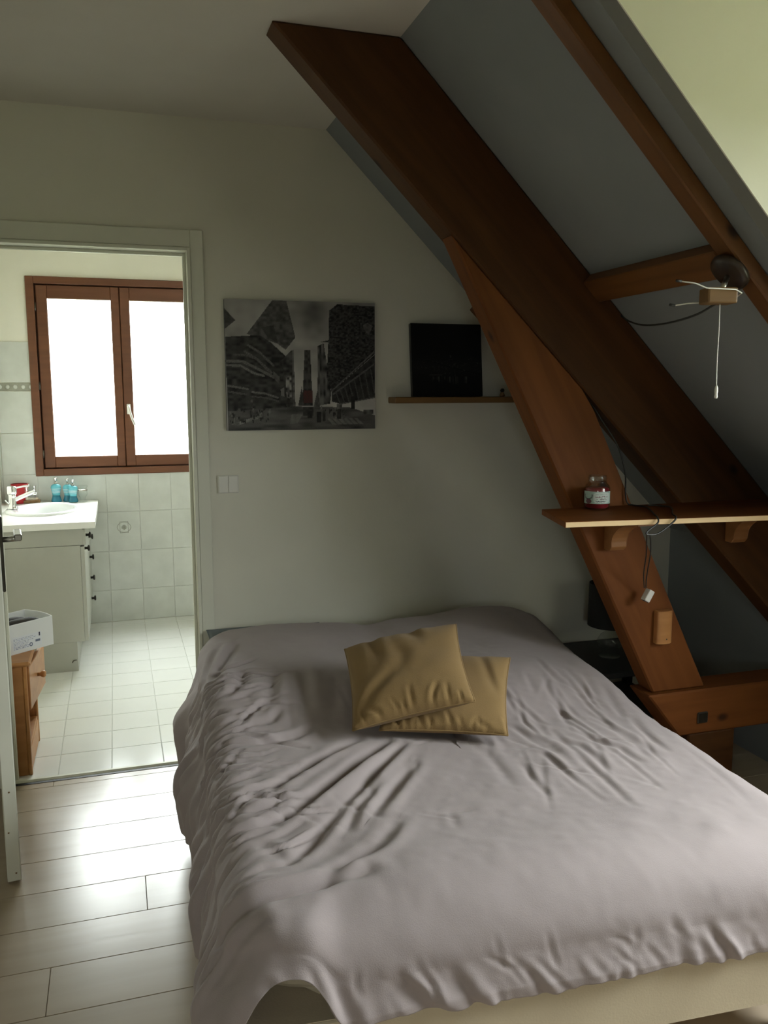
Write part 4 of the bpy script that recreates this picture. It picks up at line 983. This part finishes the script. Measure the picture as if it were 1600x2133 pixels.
def perfume(x, y, s, label):
    b = thing('perfume_bottle', label, 'bottle', (x, y, CZ), group='blue bottles on the worktop')
    lo_ = [(.026, .0005), (.031, .004), (.030, .014), (.024, .034), (.0225, .042)]
    hi_ = [(.0225, .0425), (.024, .055), (.029, .078), (.031, .092), (.028, .104), (.018, .112), (.009, .115)]
    T = lambda pr: [(r*s, z*s) for r, z in pr]
    lathe('lower_body', T(lo_), TEALD, b, c=(x, y, CZ), seg=24, sy=.72)
    up = lathe('torso', T(hi_), TEAL, b, c=(x, y, CZ), seg=24, sy=.72)
    bm = bmesh.new()
    for zq, rq in ((.060, .0252), (.068, .0270), (.076, .0288), (.084, .0303)):
        add_tube(bm, [Vector((x+rq*s*math.cos(2*math.pi*i/24), y+rq*s*.72*math.sin(2*math.pi*i/24), CZ+zq*s)) for i in range(25)], .0011*s, 5)
    from_bm('stripe', bm, PORC, up, smooth=True)
    lathe('collar', T([(.010, .1145), (.011, .118), (.011, .126), (.008, .127)]), STEEL, b, c=(x, y, CZ), seg=16)
    lathe('spray_head', T([(.005, .127), (.005, .134), (.009, .1345), (.009, .150), (.007, .153)]), CHROME, b, c=(x, y, CZ), seg=16)
perfume(-.371, 5.765, 1.02, 'blue torso-shaped glass bottle standing alone, left of the other two')
perfume(-.302, 5.775, .96, 'blue torso-shaped glass bottle half hidden in the middle of three')
perfume(-.268, 5.725, .93, 'blue torso-shaped glass bottle on the right, next to the clear glass bottle')
gb = thing('glass_bottle', 'clear faceted glass bottle with silver collar at the right of the worktop', 'bottle', (-.212, 5.735, CZ))
lathe('body', [(.026, .0005), (.028, .004), (.016, .020), (.020, .030), (.032, .050), (.030, .066), (.022, .070)], GLASS, gb, c=(-.212, 5.735, CZ), seg=8, smooth=False)
lathe('collar', [(.030, .070), (.031, .073), (.031, .080), (.026, .082)], STEEL, gb, c=(-.212, 5.735, CZ), seg=8, smooth=False)
lathe('stopper', [(.024, .0822), (.035, .098), (.033, .104), (.020, .1045)], GLASS, gb, c=(-.212, 5.735, CZ), seg=8, smooth=False)
rc = thing('cup', 'red plastic cup standing behind the chrome tap', 'cup', (-.585, 5.775, CZ))
lathe('cup_body', [(.034, .0005), (.040, .004), (.050, .120), (.047, .120), (.037, .008), (.005, .006)], RED, rc, c=(-.585, 5.775, CZ), seg=32)
lathe('rim', [(.049, .116), (.052, .118), (.052, .124), (.047, .124)], RED, rc, c=(-.585, 5.775, CZ), seg=32, cap=False)
tg = thing('tumbler', 'thin clear glass tumbler beside the red cup', 'glass', (-.515, 5.655, CZ))
lathe('tumbler_glass', [(.026, .0165), (.030, .021), (.034, .105), (.0325, .105), (.0285, .024), (.006, .022)], GLASS, tg, c=(-.515, 5.66, CZ), seg=28)
tg.location.z = CZ+.016
so = thing('soap_dish', 'brown wooden soap dish lying behind the tap', 'soap dish', (-.515, 5.765, CZ))
bm = bmesh.new(); add_box(bm, -.565, -.465, 5.735, 5.795, CZ+.0005, CZ+.022, .008, 2); from_bm('dish', bm, BROWN, so)
bm = bmesh.new(); add_box(bm, -.552, -.478, 5.744, 5.786, CZ+.0222, CZ+.034, .006, 2); from_bm('soap', bm, SHEET, so)

# ------------------------------------------------------------------ little pine cabinet with a cardboard box on it
pc = thing('pine_nightstand', 'small honey pine nightstand with pulled-out drawer just inside the bathroom', 'nightstand', (-.53, 3.69, 0))
px0, px1, py0, py1, pz = -.690, -.385, 3.505, 3.868, .450
for y in (py0, py1-.018): box('side_panel', px0, px1, y, y+.018, 0, pz, PINE, pc, .002)
for y in (py0-.004, py1-.018): box('front_stile', px1, px1+.014, y, y+.020, 0, pz, PINE, pc, .003)
box('back_panel', px0, px0+.008, py0+.018, py1-.018, 0, pz, PINE, pc)
box('top', px0-.006, px1+.030, py0-.016, py1+.010, pz, pz+.018, PINE, pc, .007)
box('shelf', px0+.008, px1+.010, py0+.018, py1-.018, .105, .121, PINE, pc, .002)
box('skirt', px1-.004, px1+.012, py0+.020, py1-.020, .010, .104, PINE, pc, .002)
bm = bmesh.new(); add_prism(bm, [(px1+.006, py0+.020), (px1+.022, py0+.019), (px1+.052, py1-.016), (px1+.036, py1-.015)], 'z', .262, .438, .003); dw = from_bm('drawer', bm, PINE, pc)
box('drawer_box', px0+.02, px1+.004, py0+.030, py1-.030, .280, .420, PINE, pc)
ky = (py0+py1)/2
lathe('knob', [(.008, 0), (.007, .010), (.013, .018), (.015, .026), (.010, .033)], PINE, dw, M4=Matrix.Translation((px1+.036, ky, .355)) @ Matrix.Rotation(R(90), 4, 'Y'), seg=18)

ba = math.atan2(-.119, -.148)            # local X runs from the right-hand corner towards the viewer's left
cbx = thing('cardboard_box', 'open white cardboard box with printed label on the pine nightstand', 'box', (-.282, 3.723, .4685), (0, 0, ba))
BLn, BWd, BH = .300, .190, .122
box('base', .0, BLn, -BWd, 0, .0, .003, CARD, cbx, world=False)
box('front_wall', 0, BLn, -.0025, 0, .003, BH, CARD, cbx, world=False) if False else None
# the wall towards the viewer lies at local y = 0 or -BWd depending on the turn; build all four
box('wall_panel', 0, BLn, -.0025, 0, .003, BH, CARD, cbx, world=False)
box('wall_panel', 0, BLn, -BWd, -BWd+.0025, .003, BH, CARD, cbx, world=False)
box('wall_panel', BLn-.0025, BLn, -BWd+.0025, -.0025, .003, BH, CARD, cbx, world=False)
bm = bmesh.new()
P_ = [(-.014*math.sin(math.pi*i/10), -.0025-(BWd-.005)*i/10) for i in range(11)]
add_prism(bm, P_+[(p[0]+.0025, p[1]) for p in P_[::-1]], 'z', .003, BH); from_bm('wall_panel', bm, CARD, cbx, world=False)
def box_label(n=120, h=60):
    u, v = np.meshgrid(np.linspace(0, 1, n), np.linspace(0, 1, h)); img = np.zeros((h, n, 3)); img[:] = (.72, .74, .79); rg = np.random.RandomState(2)
    dk = np.array((.14, .16, .24))
    img[(np.abs(u-.93) < .025) & (np.abs(v-.18) < .14)] = (.06, .06, .09)
    img[(np.abs(u-.86) < .085) & (np.abs(v-.62) < .085)] = dk
    img[(np.abs(np.hypot((u-.62)/.055, (v-.80)/.14)-.8) < .28)] = dk
    for y in (.18, .28, .40, .50, .60, .70, .80, .90):
        x = .03
        while x < (.72 if y < .45 else .50):
            l = rg.uniform(.02, .09); img[(u > x) & (u < x+l) & (np.abs(v-y) < .022)] = dk*rg.uniform(1.0, 2.6); x += l+rg.uniform(.012, .03)
    return img
# ------------------------------------------------------------------ dark things lying in the box
print_mesh('label', box_label(), (.185, .0006, .014), (-.130, 0, 0), (0, 0, .056), print_mat('box_label_print', .6), cbx, world=False)
for i, (a, b, r_) in enumerate((((.030, -.045, .098), (.20, -.045, .104), .028), ((.040, -.110, .090), (.24, -.120, .098), .030), ((.03, -.085, .035), (.24, -.085, .035), .028))):
    bm = bmesh.new(); A, B = Vector(a), Vector(b); pts = [A.lerp(B, t/8) for t in range(9)]
    add_tube(bm, pts, r_, 12, [r_*q for q in (.45, .8, .95, 1, 1, 1, .95, .8, .45)])
    q = from_bm('rolled_cloth', bm, CLOTHD, None, world=False, smooth=True); q.matrix_world = Matrix.LocRotScale(cbx.location, cbx.rotation_euler, None)
    tag(q, ['dark rolled cloth on top in the white cardboard box, nearest its right corner', 'dark rolled cloth on top in the white cardboard box, at the back', 'dark rolled cloth at the bottom of the white cardboard box'][i], 'cloth', 'dark cloths in the cardboard box')
